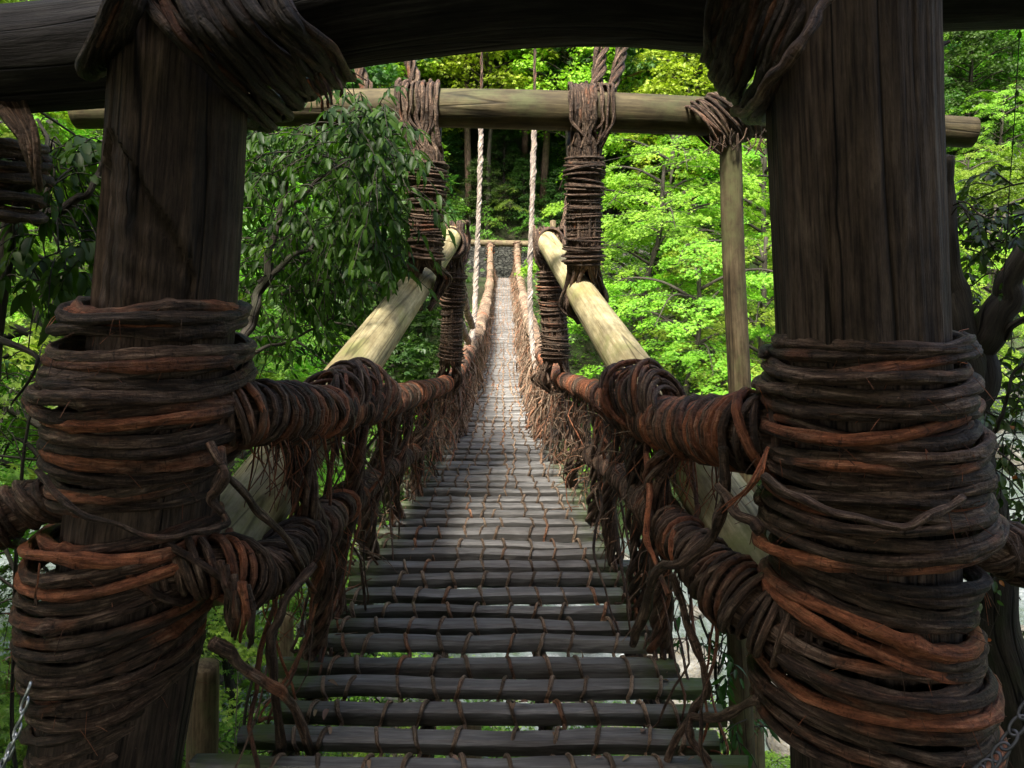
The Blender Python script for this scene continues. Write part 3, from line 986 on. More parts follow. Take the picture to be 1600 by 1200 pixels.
strand(postR, 'loose_vine', [(1185, 1090, 1.9), (1130, 1115, 2.0), (1085, 1120, 2.1), (1075, 1145, 2.1), (1110, 1190, 2.05)], .013, .05)
strand(postR, 'loose_vine', [(1008, 680, 2.9), (1012, 760, 2.6), (1010, 830, 2.5), (1025, 880, 2.4), (1045, 930, 2.3)], .0095, .8)
for i in range(6):
    strand(postR, 'frayed_vine_end', [(1200, 700, 1.85), (1192 - i * 5, 740 + i * 4, 1.8), (1165 - i * 9, 770 + i * 7 + rng.normal(0, 8), 1.85)], .0035, .85, taper=.4)

# vine bundle leaving the left post to the lower left, and an outer post lashed with vines
postO = thing('outer_post', 'dark wrapped post at the left edge of the photo under the beam', 'post', W(-95, 1200, 2.7))
mb = MB(); Qo = crom(P3([(-80, -60, 2.75, .10), (-75, 500, 2.75, .11), (-75, 1300, 2.75, .12)]), 12); tube(mb, Qo[:, :3], Qo[:, 3], 24, lump=.03)
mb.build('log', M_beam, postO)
AXY = np.array([2.75, 2.75])
coil_set(postO, None, [(p, -190, 55 + rng.normal(0, 5), rng.normal(-.03, .02), .013, .05, 0) for p in range(195, 325, 11)])
for i in range(9):
    strand(postO, 'vine_strand', [(-30 + i * 8, 150, 2.55), (10 + i * 6, 190 + i * 3, 2.45), (45 + i * 2, 240 + i * 6, 2.45), (62, 290, 2.55)], .010, .05)
mb = MB()
Qb = crom(P3([(-60, 850, 2.2, .07), (-10, 818, 2.2, .07), (40, 790, 2.2, .065), (100, 775, 2.2, .05)]), 10)
tube(mb, Qb[:, :3], Qb[:, 3], 10); helix_wrap(mb, Qb, .013, .03, 12, 7, .2, .04, .15)
mb.build('side_bundle', M_vine, postO)
mb = MB()
Qb = crom(P3([(1530, 850, 1.98, .05), (1580, 865, 2.0, .06), (1680, 880, 2.05, .07)]), 10)
tube(mb, Qb[:, :3], Qb[:, 3], 10); helix_wrap(mb, Qb, .012, .03, 12, 7, .2, .04, .1)
mb.build('side_bundle', M_vine, postR)

# ------------------------------------------------------------------ overhead beams
gb = thing('gate_beam', 'massive dark curved log lashed across the top of the two gate posts', 'beam', W(800, -20, 2.5))
Q = crom(P3([(-420, 120, 2.62, .165), (-150, 104, 2.6, .165), (60, 92, 2.6, .162), (250, 70, 2.58, .17), (420, 30, 2.55, .18), (600, -8, 2.5, .19), (800, -30, 2.5, .19), (980, -34, 2.5, .19), (1150, -22, 2.45, .185), (1300, -40, 2.4, .175), (1500, -52, 2.4, .17), (1800, -60, 2.4, .17)]), 16)
mb = MB(); tube(mb, Q[:, :3], Q[:, 3], 64, shape=lambda s, a: 1 + .02 * np.sin(3 * a + s * 1.3) + .01 * np.sin(9 * a + s * 2) + .006 * np.sin(17 * a + s))
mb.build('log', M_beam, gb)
# big diagonal lashings
for i in range(34):
    f = i / 33.0
    x0 = 185 + 230 * f + rng.normal(0, 6); e = (548 - 150 * (1 - f) + rng.normal(0, 8), 110 + 88 * (1 - f) + rng.normal(0, 6))
    Yf = 2.02 - .02 * rng.random()
    bend = rng.normal(0, 8)
    strand(gb, 'vine_strand', [(x0 - 30, -110, 2.35), (x0, -60, 2.14), (x0 + (e[0] - x0) * .35 + bend, -20 + (e[1] + 20) * .30, Yf), (x0 + (e[0] - x0) * .7, -20 + (e[1] + 20) * .68 + bend * .4, Yf + .08), (e[0] - 8, e[1] - 6, Yf + .3), (e[0] - 4, e[1] + 4, Yf + .5), (e[0] - 60, e[1] + 2, 2.9)], rng.uniform(.009, .0145), rtint(.12), M_vine_shaded)
for i in range(11):
    x0 = 225 - i * 4
    strand(gb, 'vine_strand', [(x0 + 40, -80, 2.1), (x0 + 12, -30, 2.02), (x0 - 10 - i, 20, 2.02), (x0 - 30 - i * 3, 70 + i * 4, 2.1), (x0 - 25, 95 + i * 2, 2.35)], rng.uniform(.008, .013), rtint(.1), M_vine_shaded)
for i in range(32):
    f = i / 31.0
    x0 = 1110 + 170 * f + rng.normal(0, 5); e = (1104 + 80 * f + rng.normal(0, 5), 96 + 92 * f + rng.normal(0, 7))
    Yf = 1.86 + .1 * (1 - f)
    strand(gb, 'vine_strand', [(x0 + 50, -110, 2.1), (x0 + 15, -50, 1.9), (x0 * .55 + e[0] * .45 + rng.normal(0, 5), e[1] * .35, Yf), (x0 * .25 + e[0] * .75, e[1] * .75, Yf + .08), (e[0], e[1], Yf + .25), (e[0] + 25, e[1] + 8, 2.6)], rng.uniform(.008, .013), rtint(.1), M_vine_shaded)
o = strand(gb, 'vine_strand', [(1330, -40, 1.75), (1288, 5, 1.72), (1262, 50, 1.70), (1230, 95, 1.72), (1195, 130, 1.78), (1172, 168, 1.9), (1150, 180, 2.1)], .0125, .12)
o['label'] = 'long pale grey vine crossing the corner of the post'
strand(gb, 'vine_strand', [(1440, 120, 2.0), (1455, 82, 1.98), (1480, 68, 2.0)], .010, .05, taper=.5)
for i in range(9):
    a = rng.uniform(0, 1)
    strand(gb, 'frayed_vine_end', [(470 + 60 * a, 130 - 30 * a, 2.2), (490 + 55 * a, 160 - 30 * a, 2.15), (494 + 50 * a, 182 - 38 * a, 2.15)], .004, rtint(.3), taper=.5)

cb = thing('cross_beam', 'long round greenish brown log resting across behind the gate, holding two wrapped columns', 'beam', W(800, 170, 4.7))
Q = crom(P3([(120, 178, 4.9, .088), (300, 174, 4.85, .095), (520, 168, 4.8, .105), (800, 171, 4.7, .112), (1100, 182, 4.65, .106), (1350, 198, 4.6, .092), (1520, 207, 4.55, .084)]), 16)
mb = MB(); tube(mb, Q[:, :3], Q[:, 3], 40, shape=lambda s, a: 1 + .012 * np.sin(2 * a + s * 2) + .05 * np.exp(-((s - 2.25) / .04) ** 2 - ((a - 2.6) / .3) ** 2))
mb.build('log', M_cross, cb)
CB = Q

pole = thing('support_pole', 'slender brown knotty pole standing up to the cross beam beside the right gate post', 'pole', W(1175, 1300, 4.4))
Q = crom(P3([(1140, 170, 4.55, .060), (1146, 400, 4.55, .064), (1158, 650, 4.55, .070), (1168, 900, 4.55, .076), (1178, 1300, 4.5, .082)]), 30)
mb = MB()
def kn(s, a):
    v = 1 + .02 * np.sin(2 * a + s * 3)
    for s0, a0 in ((.62, 4.5), (.7, 5.6), (1.05, 3.7), (1.2, 5.9), (1.5, 4.6)):
        v = v + .12 * np.exp(-((s - s0) / .035) ** 2 - (((a - a0 + PI) % (2 * PI) - PI) / .35) ** 2)
    return v
Qr = resample(Q, .025); tube(mb, Qr[:, :3], Qr[:, 3], 28, shape=kn); mb.build('log', M_pole, pole)
mb = MB()
for i in range(26):
    a = np.linspace(0, 2 * PI * 1.1, 26); f = rng.uniform(-1, 1)
    c = W(1128 + f * 14, 188, 4.58)
    axd = np.array((.75, 0, .65)); axd = axd / np.linalg.norm(axd); u1 = np.array((0, 1, 0)); u2 = np.cross(axd, u1)
    P = c + axd * f * .08 + (.15 + rng.normal(0, .012)) * np.cos(a)[:, None] * u1 + (.155 + rng.normal(0, .012)) * np.sin(a)[:, None] * u2 + np.outer(snoise(26, 6, .012), axd)
    tube(mb, P, rng.uniform(.006, .010), 6, tint=rtint(.15))
for i in range(22):
    c = W(1105 + rng.uniform(0, 95), 205 + rng.uniform(-8, 12), 4.45)
    tube(mb, crom([c, c + (rng.normal(0, .015), 0, -.05), c + (rng.normal(0, .03), 0, -.09)], 4), .004, 4, tint=.1)
mb.build('vine_lashing', M_vine, pole)
for args in (((318, 1040, 3.1, .065), (314, 1300, 3.1, .07)), ((448, 960, 4.2, .04), (446, 1200, 4.2, .045)), ((262, 190, 4.8, .07), (262, 1300, 4.8, .09)), ((1150, 900, 3.3, .05), (1165, 1300, 3.3, .06)), ((735, 1120, 3.2, .05), (735, 1300, 3.2, .055))):
    (a, b_, c, r), (d, e, f, g_) = args
    lab = {318: 'stout mossy pole standing below the left gate post lashing', 448: 'thin dark pole below the left side of the bridge', 262: 'brown pole carrying the left end of the cross beam, hidden behind the left gate post', 1150: 'short dark pole under the right lower cable', 735: 'short pole holding up the front treads from below'}[a]
    th = thing('support_pole', lab, 'pole', W(d, e, f))
    Q = crom(P3([(a, b_, c, r), ((a + d) / 2, (b_ + e) / 2, (c + f) / 2, (r + g_) / 2), (d, e, f, g_)]), 12)
    mb = MB(); tube(mb, Q[:, :3], Q[:, 3], 20, lump=.02); mb.build('log', M_pole, th)

# slanting pale logs
def slant(label, a, b_, r0, r1, bow):
    A, Bp = W(*a), W(*b_)
    th = thing('slanting_log', label, 'log', A)
    P = np.array([A * (1 - t) + Bp * t + np.array((0, 0, bow * math.sin(t * PI))) for t in np.linspace(-.04, 1, 60)])
    R = np.linspace(r0, r1, 60); R[-1] *= .8; R[-2] *= .93
    mb = MB(); tube(mb, P, R, 36, shape=lambda s, a: 1 + .015 * np.sin(2 * a + s) + .012 * np.sin(5 * a + s * 2)); mb.build('log', M_pale, th)
    return th, P


logL, PL = slant('pale peeled log slanting up from the left gate post foot', (352, 850, 2.45), (712, 362, 6.0), .132, .080, .0)
logR, PR = slant('pale peeled log slanting up from the right gate post foot', (1200, 900, 2.2), (850, 370, 6.0), .120, .078, .0)


def column(label, top, beam, wrap_top, wrap_bot, legs, rad, rv=.008, nst=18, loop_r=.13, turns=30, wrapr=None, over=True):
    """vine column: strands hang over `top`, are bound together, and part again below to cradle the log"""
    th = thing('wrapped_vine_column', label, 'vine column', top)
    mb = MB(); cc = crom([wrap_top + (0, 0, .03), wrap_bot - (0, 0, .02)], 6); tube(mb, cc, rad * .86, 14); mb.build('core', M_vine, th)
    mb = MB()
    r = rad
    nst = int(nst * 2.1)
    for i in range(nst):
        a = 2 * PI * i / nst + rng.normal(0, .12)
        fx = math.cos(a)
        dxt = rng.uniform(-1, 1) * r * 1.1 if abs(fx) < .97 else fx * r * 1.1
        sgn = 1 if math.sin(a) > 0 else -1
        tp = top + np.array((dxt, 0, loop_r + .012 + rng.uniform(0, .02)))
        sidep = top + np.array((dxt, -sgn * (loop_r + .016), -.01))
        side2 = top + np.array((dxt * .95, -sgn * (loop_r + .006), -.09))
        wt = wrap_top + np.array((fx * r * .8, -math.sin(a) * r * .8, 0)); wb = wrap_bot + np.array((fx * r * .85, -math.sin(a) * r * .85, 0))
        leg = legs[0] if fx < 0 else legs[1]
        lg = leg + np.array((rng.normal(0, r * .28), rng.normal(0, r * .35), 0))
        low = (legs[0] + legs[1]) / 2 + np.array(((.03 if fx > 0 else -.03), rng.normal(0, r * .3), -.10 - rng.uniform(0, .02)))
        pts = [tp, tp * .5 + sidep * .5 + np.array((0, -sgn * .035, .035)), sidep, side2, sidep * .3 + wt * .7 + rng.normal(0, .008, 3), wt, (wt + wb) / 2, wb, (wb + lg) / 2, lg, low]
        P = crom(pts, 7); m_ = len(P)
        tube(mb, P + np.column_stack([snoise(m_, 5, .004) for _ in range(3)]), rv * rng.uniform(.75, 1.4), 7, tint=np.clip(.12 + rng.normal(0, .1) + snoise(m_, 10, .1), 0, 1), lump=.05)
    mb.build('vine_strands', M_vine, th)
    mb = MB()
    n = int(turns * 14)
    f = np.linspace(0, 1, n)
    for layer in range(2):
        th_ = f * turns * 2 * PI + layer
        c = wrap_top * (1 - f[:, None]) + wrap_bot * f[:, None]
        rr = (wrapr or r) * (1 + .10 * np.sin(f * 7 + layer) + snoise(n, 20, .07) + snoise(n, 5, .035)) + layer * .004
        P = c + np.column_stack([rr * np.cos(th_), rr * np.sin(th_), snoise(n, 8, .008) + .010 * np.sin(th_ + snoise(n, 60, 2))])
        tube(mb, P, .0068 * (1 + snoise(n, 12, .2)), 6, tint=np.clip(.12 + snoise(n, 30, .18), 0, 1), lump=.05)
    # loose ends
    for _ in range(10):
        k = rng.uniform(0, 1); c = wrap_top * (1 - k) + wrap_bot * k; a = rng.uniform(0, 2 * PI)
        p0 = c + np.array((math.cos(a), math.sin(a), 0)) * r; d = np.array((math.cos(a) * .03, math.sin(a) * .03, rng.normal(-.02, .03)))
        tube(mb, crom([p0, p0 + d * .6, p0 + d * 1.5], 4), .0035, 4, tint=.2)
    mb.build('vine_binding', M_vine, th)
    return th


zoff = np.array
column('bulky wrapped vine column hanging from the cross beam, on the left half hidden by leaves', W(655, 171, 4.75), None, W(668, 250, 4.68), W(664, 405, 4.72), [W(636, 470, 4.8), W(692, 440, 4.9)], .105, .0095, 22, .128, 24)
column('bulky wrapped vine column hanging from the cross beam on the right', W(922, 175, 4.68), None, W(914, 245, 4.65), W(912, 412, 4.72), [W(888, 480, 4.75), W(938, 470, 4.8)], .108, .0095, 24, .128, 26)
column('shorter wrapped vine column under the top end of the left slanting log', W(712, 372, 5.95), None, W(709, 425, 5.95), W(704, 560, 5.92), [W(694, 592, 5.9), W(716, 592, 5.9)], .085, .009, 18, .095, 24)
column('shorter wrapped vine column under the top end of the right slanting log', W(858, 382, 5.95), None, W(862, 425, 5.9), W(868, 558, 5.9), [W(852, 596, 5.9), W(884, 590, 5.9)], .105, .009, 20, .10, 24)
# extra lashing at the ends of the slanting logs
for lg, c0 in ((logL, W(706, 380, 5.85)), (logR, W(860, 380, 5.85))):
    mb = MB()
    for i in range(12):
        a = np.linspace(0, 2 * PI * 1.05, 24); ax = rng.normal(0, .05)
        P = c0 + np.column_stack([.10 * np.cos(a) + rng.normal(0, .01), ax + .05 * np.sin(a) + snoise(24, 6, .01), .105 * np.sin(a) + snoise(24, 6, .008)])
        tube(mb, P, .008, 6, tint=rtint(.15))
    mb.build('vine_lashing', M_vine_thin, lg)


def rope(label, pts, R, r, mat, tint=.1, n=4, tp=2.6, seg=.05, name='twisted_rope', group=None):
    P = crom(np.array([W(*p) for p in pts]), 10)
    o = thing(name, label, 'rope', P[-1], group)
    mb = MB(); twist(mb, P, R, r, n, tp, 6, tint, R * .35, seg); mb.build('strands', mat, o)
    return o


rope('pale sunlit twisted rope reaching down to the left handrail', [(752, 172, 11.4), (751, 230, 11.2), (748, 330, 11), (744, 420, 10.8), (742, 480, 10.5), (737, 545, 10)], .019, .013, M_rope, .12, 7, 3.2)
rope('pale sunlit twisted rope reaching down to the right handrail', [(835, 172, 10.4), (834, 230, 10.2), (831, 330, 10), (828, 430, 9.8), (830, 520, 9.5), (839, 590, 9.0)], .019, .013, M_rope, .12, 7, 3.2)
rope('thin dark rope carrying the left pale rope above the cross beam', [(753, -140, 11.6), (753, 40, 11.5), (752, 185, 11.4)], .010, .009, M_vine)
rope('thin dark rope carrying the right pale rope above the cross beam', [(838, -140, 10.6), (836, 40, 10.5), (835, 185, 10.4)], .010, .009, M_vine)
rope('brown twisted rope rising from the left end of the cross beam', [(520, -150, 5.2), (548, 40, 5.0), (560, 95, 4.9), (575, 145, 4.8)], .022, .014, M_vine)
rope('brown twisted rope rising above the left wrapped column', [(610, -150, 5.2), (630, 40, 5.0), (640, 90, 4.9), (652, 140, 4.8)], .022, .014, M_vine)
rope('brown twisted rope going straight up above the right wrapped column', [(962, -170, 5.2), (948, 20, 5.0), (940, 80, 4.85), (930, 145, 4.7)], .022, .014, M_vine)
rope('dark thick rope leaning right above the right wrapped column', [(1020, -170, 5.2), (985, 20, 5.0), (972, 80, 4.85), (955, 145, 4.7)], .022, .014, M_vine)
rope('thin brown rope beside the right wrapped column', [(905, 200, 6.2), (893, 290, 6.1), (878, 370, 6.0)], .016, .014, M_vine)
rope('short tan rope slanting from the left short column to the handrail', [(716, 400, 6.2), (722, 450, 7.2), (730, 490, 8.5), (738, 510, 10)], .02, .018, M_rope, .3)
rope('lower tan rope slanting from the left short column to the handrail', [(712, 500, 6.0), (722, 515, 7), (732, 535, 8.5)], .018, .016, M_rope, .3)

# far end gate
fg = thing('far_gate', 'small gate of poles with greenish cross bar at the far end of the bridge', 'gate', (-.5, 36, -1.2))
mb = MB(); A, Bp = W(715, 379, 36), W(872, 382, 36); tube(mb, crom([A, Bp], 10), .15, 14); mb.build('cross_bar', M_pole, fg)
for x in (722, 864):
    mb = MB(); A = W(x, 345, 36.1); Bp = A.copy(); Bp[2] = -2; tube(mb, crom([A, Bp], 10), .14, 12); mb.build('pole', M_pole, fg)
for x in (766, 808):
    mb = MB(); A, Bp = W(x, 378, 35.8), W(x, 440, 35.8)
    tube(mb, crom([A, Bp], 12), .13, 10, tint=.2); helix_wrap(mb, np.column_stack([crom([A, Bp], 12), np.full(13, .15)]), .03, .10, 10, 6, .1, .02, .2, 99)
    mb.build('wrapped_column', M_vine, fg)
sw = thing('stone_wall', 'dark dry stone retaining wall behind the far end of the bridge', 'wall', (-.5, 39.5, -1.3))
mb = MB()
xs = np.linspace(-8, 7, 60); zs = np.linspace(-1.6, .75, 16)
XX, ZZ = np.meshgrid(xs, zs)
YY = 39.4 + .12 * (ZZ + 1.6) + rng.normal(0, .05, XX.shape)
ii = (np.arange(15)[:, None] * 60 + np.arange(59)[None]).ravel()
v = np.stack([XX, YY, ZZ], -1).reshape(-1, 3); v2 = v + (0, 1.2, 0)
q = np.stack([ii, ii + 1, ii + 61, ii + 60], -1)
mb.add(v, q); mb.add(v2, q[:, ::-1])
tp_ = np.arange(59) + 15 * 60
mb.add(np.vstack([v, v2]), np.stack([tp_, tp_ + 1, tp_ + 1 + 960, tp_ + 960], -1))
mb.build('stonework', M_stone, sw)
fn = thing('iron_barrier', 'low black iron barrier standing on the far landing', 'barrier', (-.4, 36.6, -1.2))
for x in (-.75, -.4, -.05):
    mb = MB(); tube(mb, crom([(x, 36.8, -1.2), (x, 36.8, -.75)], 3), .02, 6); mb.build('bar', M_iron, fn)
mb = MB(); tube(mb, crom([(-.8, 36.8, -.85), (0, 36.8, -.85)], 3), .018, 6); mb.build('rail', M_iron, fn)

# chains
def chain(label, a, b_, n, r, R, mat):
    A, Bp = W(*a), W(*b_)
    th = thing('chain', label, 'chain', A)
    for i in range(n):
        f = (i + .5) / n
        c = A * (1 - f) + Bp * f + np.array((0, 0, -.03 * math.sin(f * PI)))
        d = (Bp - A) / np.linalg.norm(Bp - A)
        up = np.array((0, -1.0, .3)); s1 = np.cross(d, up); s1 /= np.linalg.norm(s1); s2 = np.cross(d, s1)
        w_ = s1 if i % 2 else s2
        w_ = w_ * .85 + (s2 if i % 2 else s1) * .5
        L = np.linalg.norm(Bp - A) / n * .80
        a_ = np.linspace(0, 2 * PI, 21)
        P = c + np.outer(np.sign(np.cos(a_)) * np.abs(np.cos(a_)) ** .8 * L, d) + np.outer(np.sin(a_) * R, w_)
        mb = MB(); tube(mb, P, r, 8, cap=False); mb.build('chain_link', mat, th)


chain('bright steel chain hanging in the bottom left corner', (46, 1068, 1.72), (-8, 1215, 1.68), 9, .0035, .011, M_steel)
chain('dull steel chain in the bottom right corner below the right lashing', (1612, 1095, 1.5), (1520, 1215, 1.5), 7, .0035, .012, M_dull)

# ------------------------------------------------------------------ foliage
def tmpl_maple():
    """palmate leaf: five lobes, each one folded kite; axis = +x, normal = +z"""
    V, F = [(0, 0, 0)], []
    for ang, L in ((-1.75, .55), (-.85, .85), (0, 1.0), (.85, .85), (1.75, .55)):
        c, s = math.cos(ang), math.sin(ang)
        def pt(x, y, z): return (x * c - y * s, x * s + y * c, z)
        b0 = len(V)
        V += [pt(L * .45, -.16, -.02), pt(L, 0, -.14 * L), pt(L * .45, .16, -.02)]
        F.append((0, b0, b0 + 1)); F.append((0, b0 + 1, b0 + 2))
    return np.array(V, float) * (.62, .62, .62), np.array(F)


def tmpl_tri():
    V = np.array([(0, 0, 0), (.35, -.32, .0), (1, 0, -.16), (.35, .32, .0), (.1, -.45, -.1), (.1, .45, -.1), (.75, -.5, -.15), (.75, .5, -.15)], float)
    F = np.array([(0, 1, 2), (0, 2, 3), (0, 4, 6), (0, 7, 5)])
    return V * (.8, .8, .8), F


def tmpl_lance(w=.26, droop=.25, fold=.06):
    rows = [(0, 0), (.22, .8), (.5, 1.0), (.78, .6), (1, 0)]
    V, F = [], []
    for x, k in rows:
        z = -droop * x * x
        V += [(x, -w * .5 * k, z + fold * k), (x, 0, z), (x, w * .5 * k, z + fold * k)]
    for i in range(4):
        a = i * 3; b_ = a + 3
        F += [(a, a + 1, b_ + 1), (a, b_ + 1, b_), (a + 1, a + 2, b_ + 2), (a + 1, b_ + 2, b_ + 1)]
    F = [f for f in F]
    return np.array(V, float), np.array(F)


def tmpl_quad():
    V = np.array([(0, 0, 0), (.5, -.38, .04), (1, 0, -.12), (.5, .38, .04)], float)
    return V, np.array([(0, 1, 2), (0, 2, 3)])


def leaves(mb, pos, axis, nrm, size, tm, tint):
    V, F = tm
    n = len(pos)
    ax = axis / (np.linalg.norm(axis, axis=1, keepdims=True) + 1e-9)
    nr = nrm - (nrm * ax).sum(1, keepdims=True) * ax
    nr /= np.linalg.norm(nr, axis=1, keepdims=True) + 1e-9
    sd = np.cross(nr, ax)
    size = np.broadcast_to(size, (n,))
    P = pos[:, None] + size[:, None, None] * (V[None, :, 0, None] * ax[:, None] + V[None, :, 1, None] * sd[:, None] + V[None, :, 2, None] * nr[:, None])
    m_ = len(V)
    T = (F[None] + (np.arange(n) * m_)[:, None, None]).reshape(-1, 3)
    P = P.reshape(-1, 3)
    mb.add(P, None, T, P, np.repeat(np.clip(tint, 0, 1), m_))


def rnd(n, s=1.0): return rng.normal(0, s, (n, 3))


def maple(h, spread, nlimb=15, leaf=.10, per=150, seedz=0, base=.3, tm=None, layers=4.2):
    """tree of thin tiered sprays; returns (trunk mesh builder, crown mesh builder); base at the origin"""
    tm = tm or tmpl_maple()
    tk, cr = MB(), MB()
    lean = rng.normal(0, .06, 2)
    zt = np.linspace(0, h * .93, 14)
    tp = np.column_stack([lean[0] * zt + snoise(14, 4, .12), lean[1] * zt + snoise(14, 4, .12), zt])
    tube(tk, tp, np.linspace(.03 * h * .55, .012 * h * .5, 14), 9, lump=.05)
    for i in range(nlimb):
        f = base + (1 - base) * (i + rng.random() * .8) / nlimb
        z = f * h * .93
        c = np.array([np.interp(z, zt, tp[:, 0]), np.interp(z, zt, tp[:, 1]), z])
        az = i * 2.4 + rng.normal(0, .4)
        prof = math.sin(min(1, (1 - f) / (1 - base) * .92 + .16) * PI * .58)
        L = spread * (.35 + .75 * prof) * rng.uniform(.75, 1.1)
        d = np.array((math.cos(az), math.sin(az), 0))
        pts = [c, c + d * L * .35 + (0, 0, L * .18), c + d * L * .7 + (0, 0, L * .2), c + d * L + (0, 0, L * .05 - .1)]
        P = crom(pts, 6)
        tube(tk, P, np.linspace(.022 + .004 * h, .008, len(P)), 5)
        sd = np.array((-d[1], d[0], 0))
        ns = max(3, int(L * layers))
        for q in range(ns):
            t = .25 + .75 * (q + rng.random()) / ns
            pc = P[min(len(P) - 1, int(t * (len(P) - 1)))]
            off = rng.normal(0, .30) * L * (.5 + t * .4)
            dirv = d * rng.uniform(.5, 1) + sd * np.sign(off) * rng.uniform(.2, .9)
            dirv /= np.linalg.norm(dirv)
            ce = pc + sd * off + (0, 0, rng.normal(-.05, .16) - abs(off) * .15)
            tube(tk, crom([pc, (pc + ce) / 2 + (0, 0, .05), ce], 3), .007, 4)
            S = rng.uniform(.38, .68)
            n = int(per * rng.uniform(.6, 1.2))
            a = np.abs(rng.beta(1.6, 1.4, n)) * 1.5 - .2
            b_ = rng.normal(0, .36, n) * (1.15 - np.clip(a, 0, 1) * .55)
            w_ = np.cross((0, 0, 1.0), dirv)
            rippl = .07 * np.sin(a * 9 + b_ * 7 + q)
            pos = ce + np.outer(a * S, dirv) + np.outer(b_ * S, w_)
            pos[:, 2] += -.30 * S * a ** 2 - .22 * S * b_ ** 2 + rippl + rng.normal(0, .025, n)
            axis = dirv * .7 + np.outer(b_, w_) * 1.2 + rnd(n, .35); axis[:, 2] -= .35
            nr = np.array((0, 0, 1.0)) + rnd(n, .28) + dirv * .35
            leaves(cr, pos, axis, nr, leaf * rng.uniform(.7, 1.2, n), tm, .2 + .45 * rng.random(n) + .3 * a.clip(0, 1) + rng.normal(0, .1))
    return tk, cr


def bushy(h, rad, nclump=34, leaf=.2, per=170, trunk_to=.4, tm=None, cone=False, tr=None):
    tm = tm or tmpl_quad()
    tk, cr = MB(), MB()
    zt = np.linspace(0, h * .85, 10)
    tp = np.column_stack([snoise(10, 4, .1), snoise(10, 4, .1), zt])
    r0 = tr or .02 * h + .04
    tube(tk, tp, np.linspace(r0, r0 * .35, 10), 10, lump=.04)
    for i in range(nclump):
        u = (i + .5) / nclump
        z = h * (trunk_to + (1 - trunk_to) * u)
        if cone: R = rad * (1.05 - u) + .25
        else: R = rad * math.sqrt(max(.08, 1 - (2 * u - .85) ** 2 * .85))
        az = i * 2.39996 + rng.normal(0, .3)
        rr = R * rng.uniform(.45, .95)
        c = np.array((math.cos(az) * rr, math.sin(az) * rr, z + rng.normal(0, .15)))
        tube(tk, crom([(0, 0, z - rr * .4), c * (.5, .5, 1) - (0, 0, rr * .12), c], 3), .02 + .002 * h, 4)
        S = rad * (.30 if not cone else .26) * rng.uniform(.75, 1.3)
        n = int(per * rng.uniform(.7, 1.2))
        D = rnd(n); D /= np.linalg.norm(D, axis=1, keepdims=True)
        D[:, 2] = np.where(D[:, 2] < -.3, -D[:, 2] * .5, D[:, 2])
        rr_ = rng.uniform(.55, 1.05, n) ** .6
        lump_ = 1 + .22 * np.sin(D[:, 0] * 5 + i) * np.sin(D[:, 1] * 6 + i * 2) + .15 * np.sin(D[:, 2] * 9)
        pos = c + D * (S * rr_ * lump_)[:, None] * np.array((1, 1, .72 if not cone else .5))
        axis = D + rnd(n, .5); axis[:, 2] -= .3
        nr = D * .7 + np.array((0, 0, .8)) + rnd(n, .35)
        leaves(cr, pos, axis, nr, leaf * rng.uniform(.6, 1.25, n), tm, .15 + .6 * rng.random(n) + rng.normal(0, .12))
    return tk, cr


def proto(tkcr, leafmat, bark=None):
    tk, cr = tkcr
    return tk.mesh('trunk', bark or M_trunk), cr.mesh('crown', leafmat, smooth=False)


def plant_tree(name, pr, x, y, s=1.0, rz=None, label='', cat='tree', group=None, z=None, sz=None):
    zz = float(ground(x, y)[0]) - .15 if z is None else z
    th = thing(name, label, cat, (x, y, zz), group)
    th.rotation_euler = (0, 0, float(rng.uniform(0, 6.28)) if rz is None else rz)
    th.scale = (s, s, s if sz is None else sz)
    link(bpy.data.objects.new('trunk', pr[0]), th)
    link(bpy.data.objects.new('crown', pr[1]), th)
    return th


MA = [proto(maple(9.5, 4.2, 17, .115, 150), M_maple) for _ in range(3)]
MB_ = [proto(maple(6.5, 2.8, 14, .085, 150, base=.2), M_mid) for _ in range(2)]
MY = [proto(bushy(9, 3.3, 46, .20, 330, .3, tmpl_tri()), M_yellow) for _ in range(1)]
TY = proto(bushy(14, 3.4, 44, .22, 330, .52, tmpl_tri(), tr=.16), M_yellow)
BU = [proto(bushy(10, 3.4, 44, .21, 300, .3, tmpl_tri()), M_mid) for _ in range(2)]
DK = [proto(bushy(12, 3.2, 48, .22, 300, .22, tmpl_tri()), M_dark) for _ in range(2)]
CE = [proto(bushy(19, 2.6, 60, .26, 240, .45, tmpl_tri(), cone=True, tr=.22), M_dark, M_cedar) for _ in range(2)]
UN = [proto(maple(3.0, 1.8, 10, .085, 150, base=.08), M_mid) for _ in range(2)]

# right hand maples leaning over the gorge
gm = 'bright maples right of the bridge'
for x, y, s, k, lab in ((5.4, 23.6, 1.0, 0, 'bright green maple with tiered drooping sprays just right of the bridge'),
                        (8.0, 25.0, 1.08, 1, 'bright green maple behind the slender brown pole'),
                        (4.6, 28.3, .98, 2, 'lime green maple behind the right wrapped column near the far bank'),
                        (12.5, 28.0, 1.15, 0, 'lime green maple behind the right gate post'),
                        (6.5, 30.0, 1.2, 1, 'tall lime green maple above the cross beam right of centre'),
                        (17.5, 33.0, 1.2, 2, 'broad lime green maple right of the right gate post'),
                        (11, 35.0, 1.25, 2, 'tall maple on the slope behind the right gate post top'),
                        (22.5, 37.0, 1.3, 1, 'pale green maple at the right edge above the river'),
                        (17, 42.0, 1.45, 0, 'large pale green maple higher up the right slope'),
                        (27, 44.0, 1.4, 0, 'pale green maple high at the right edge')):
    plant_tree('maple_tree', MA[k], x, y, s, None, lab, 'tree', gm)
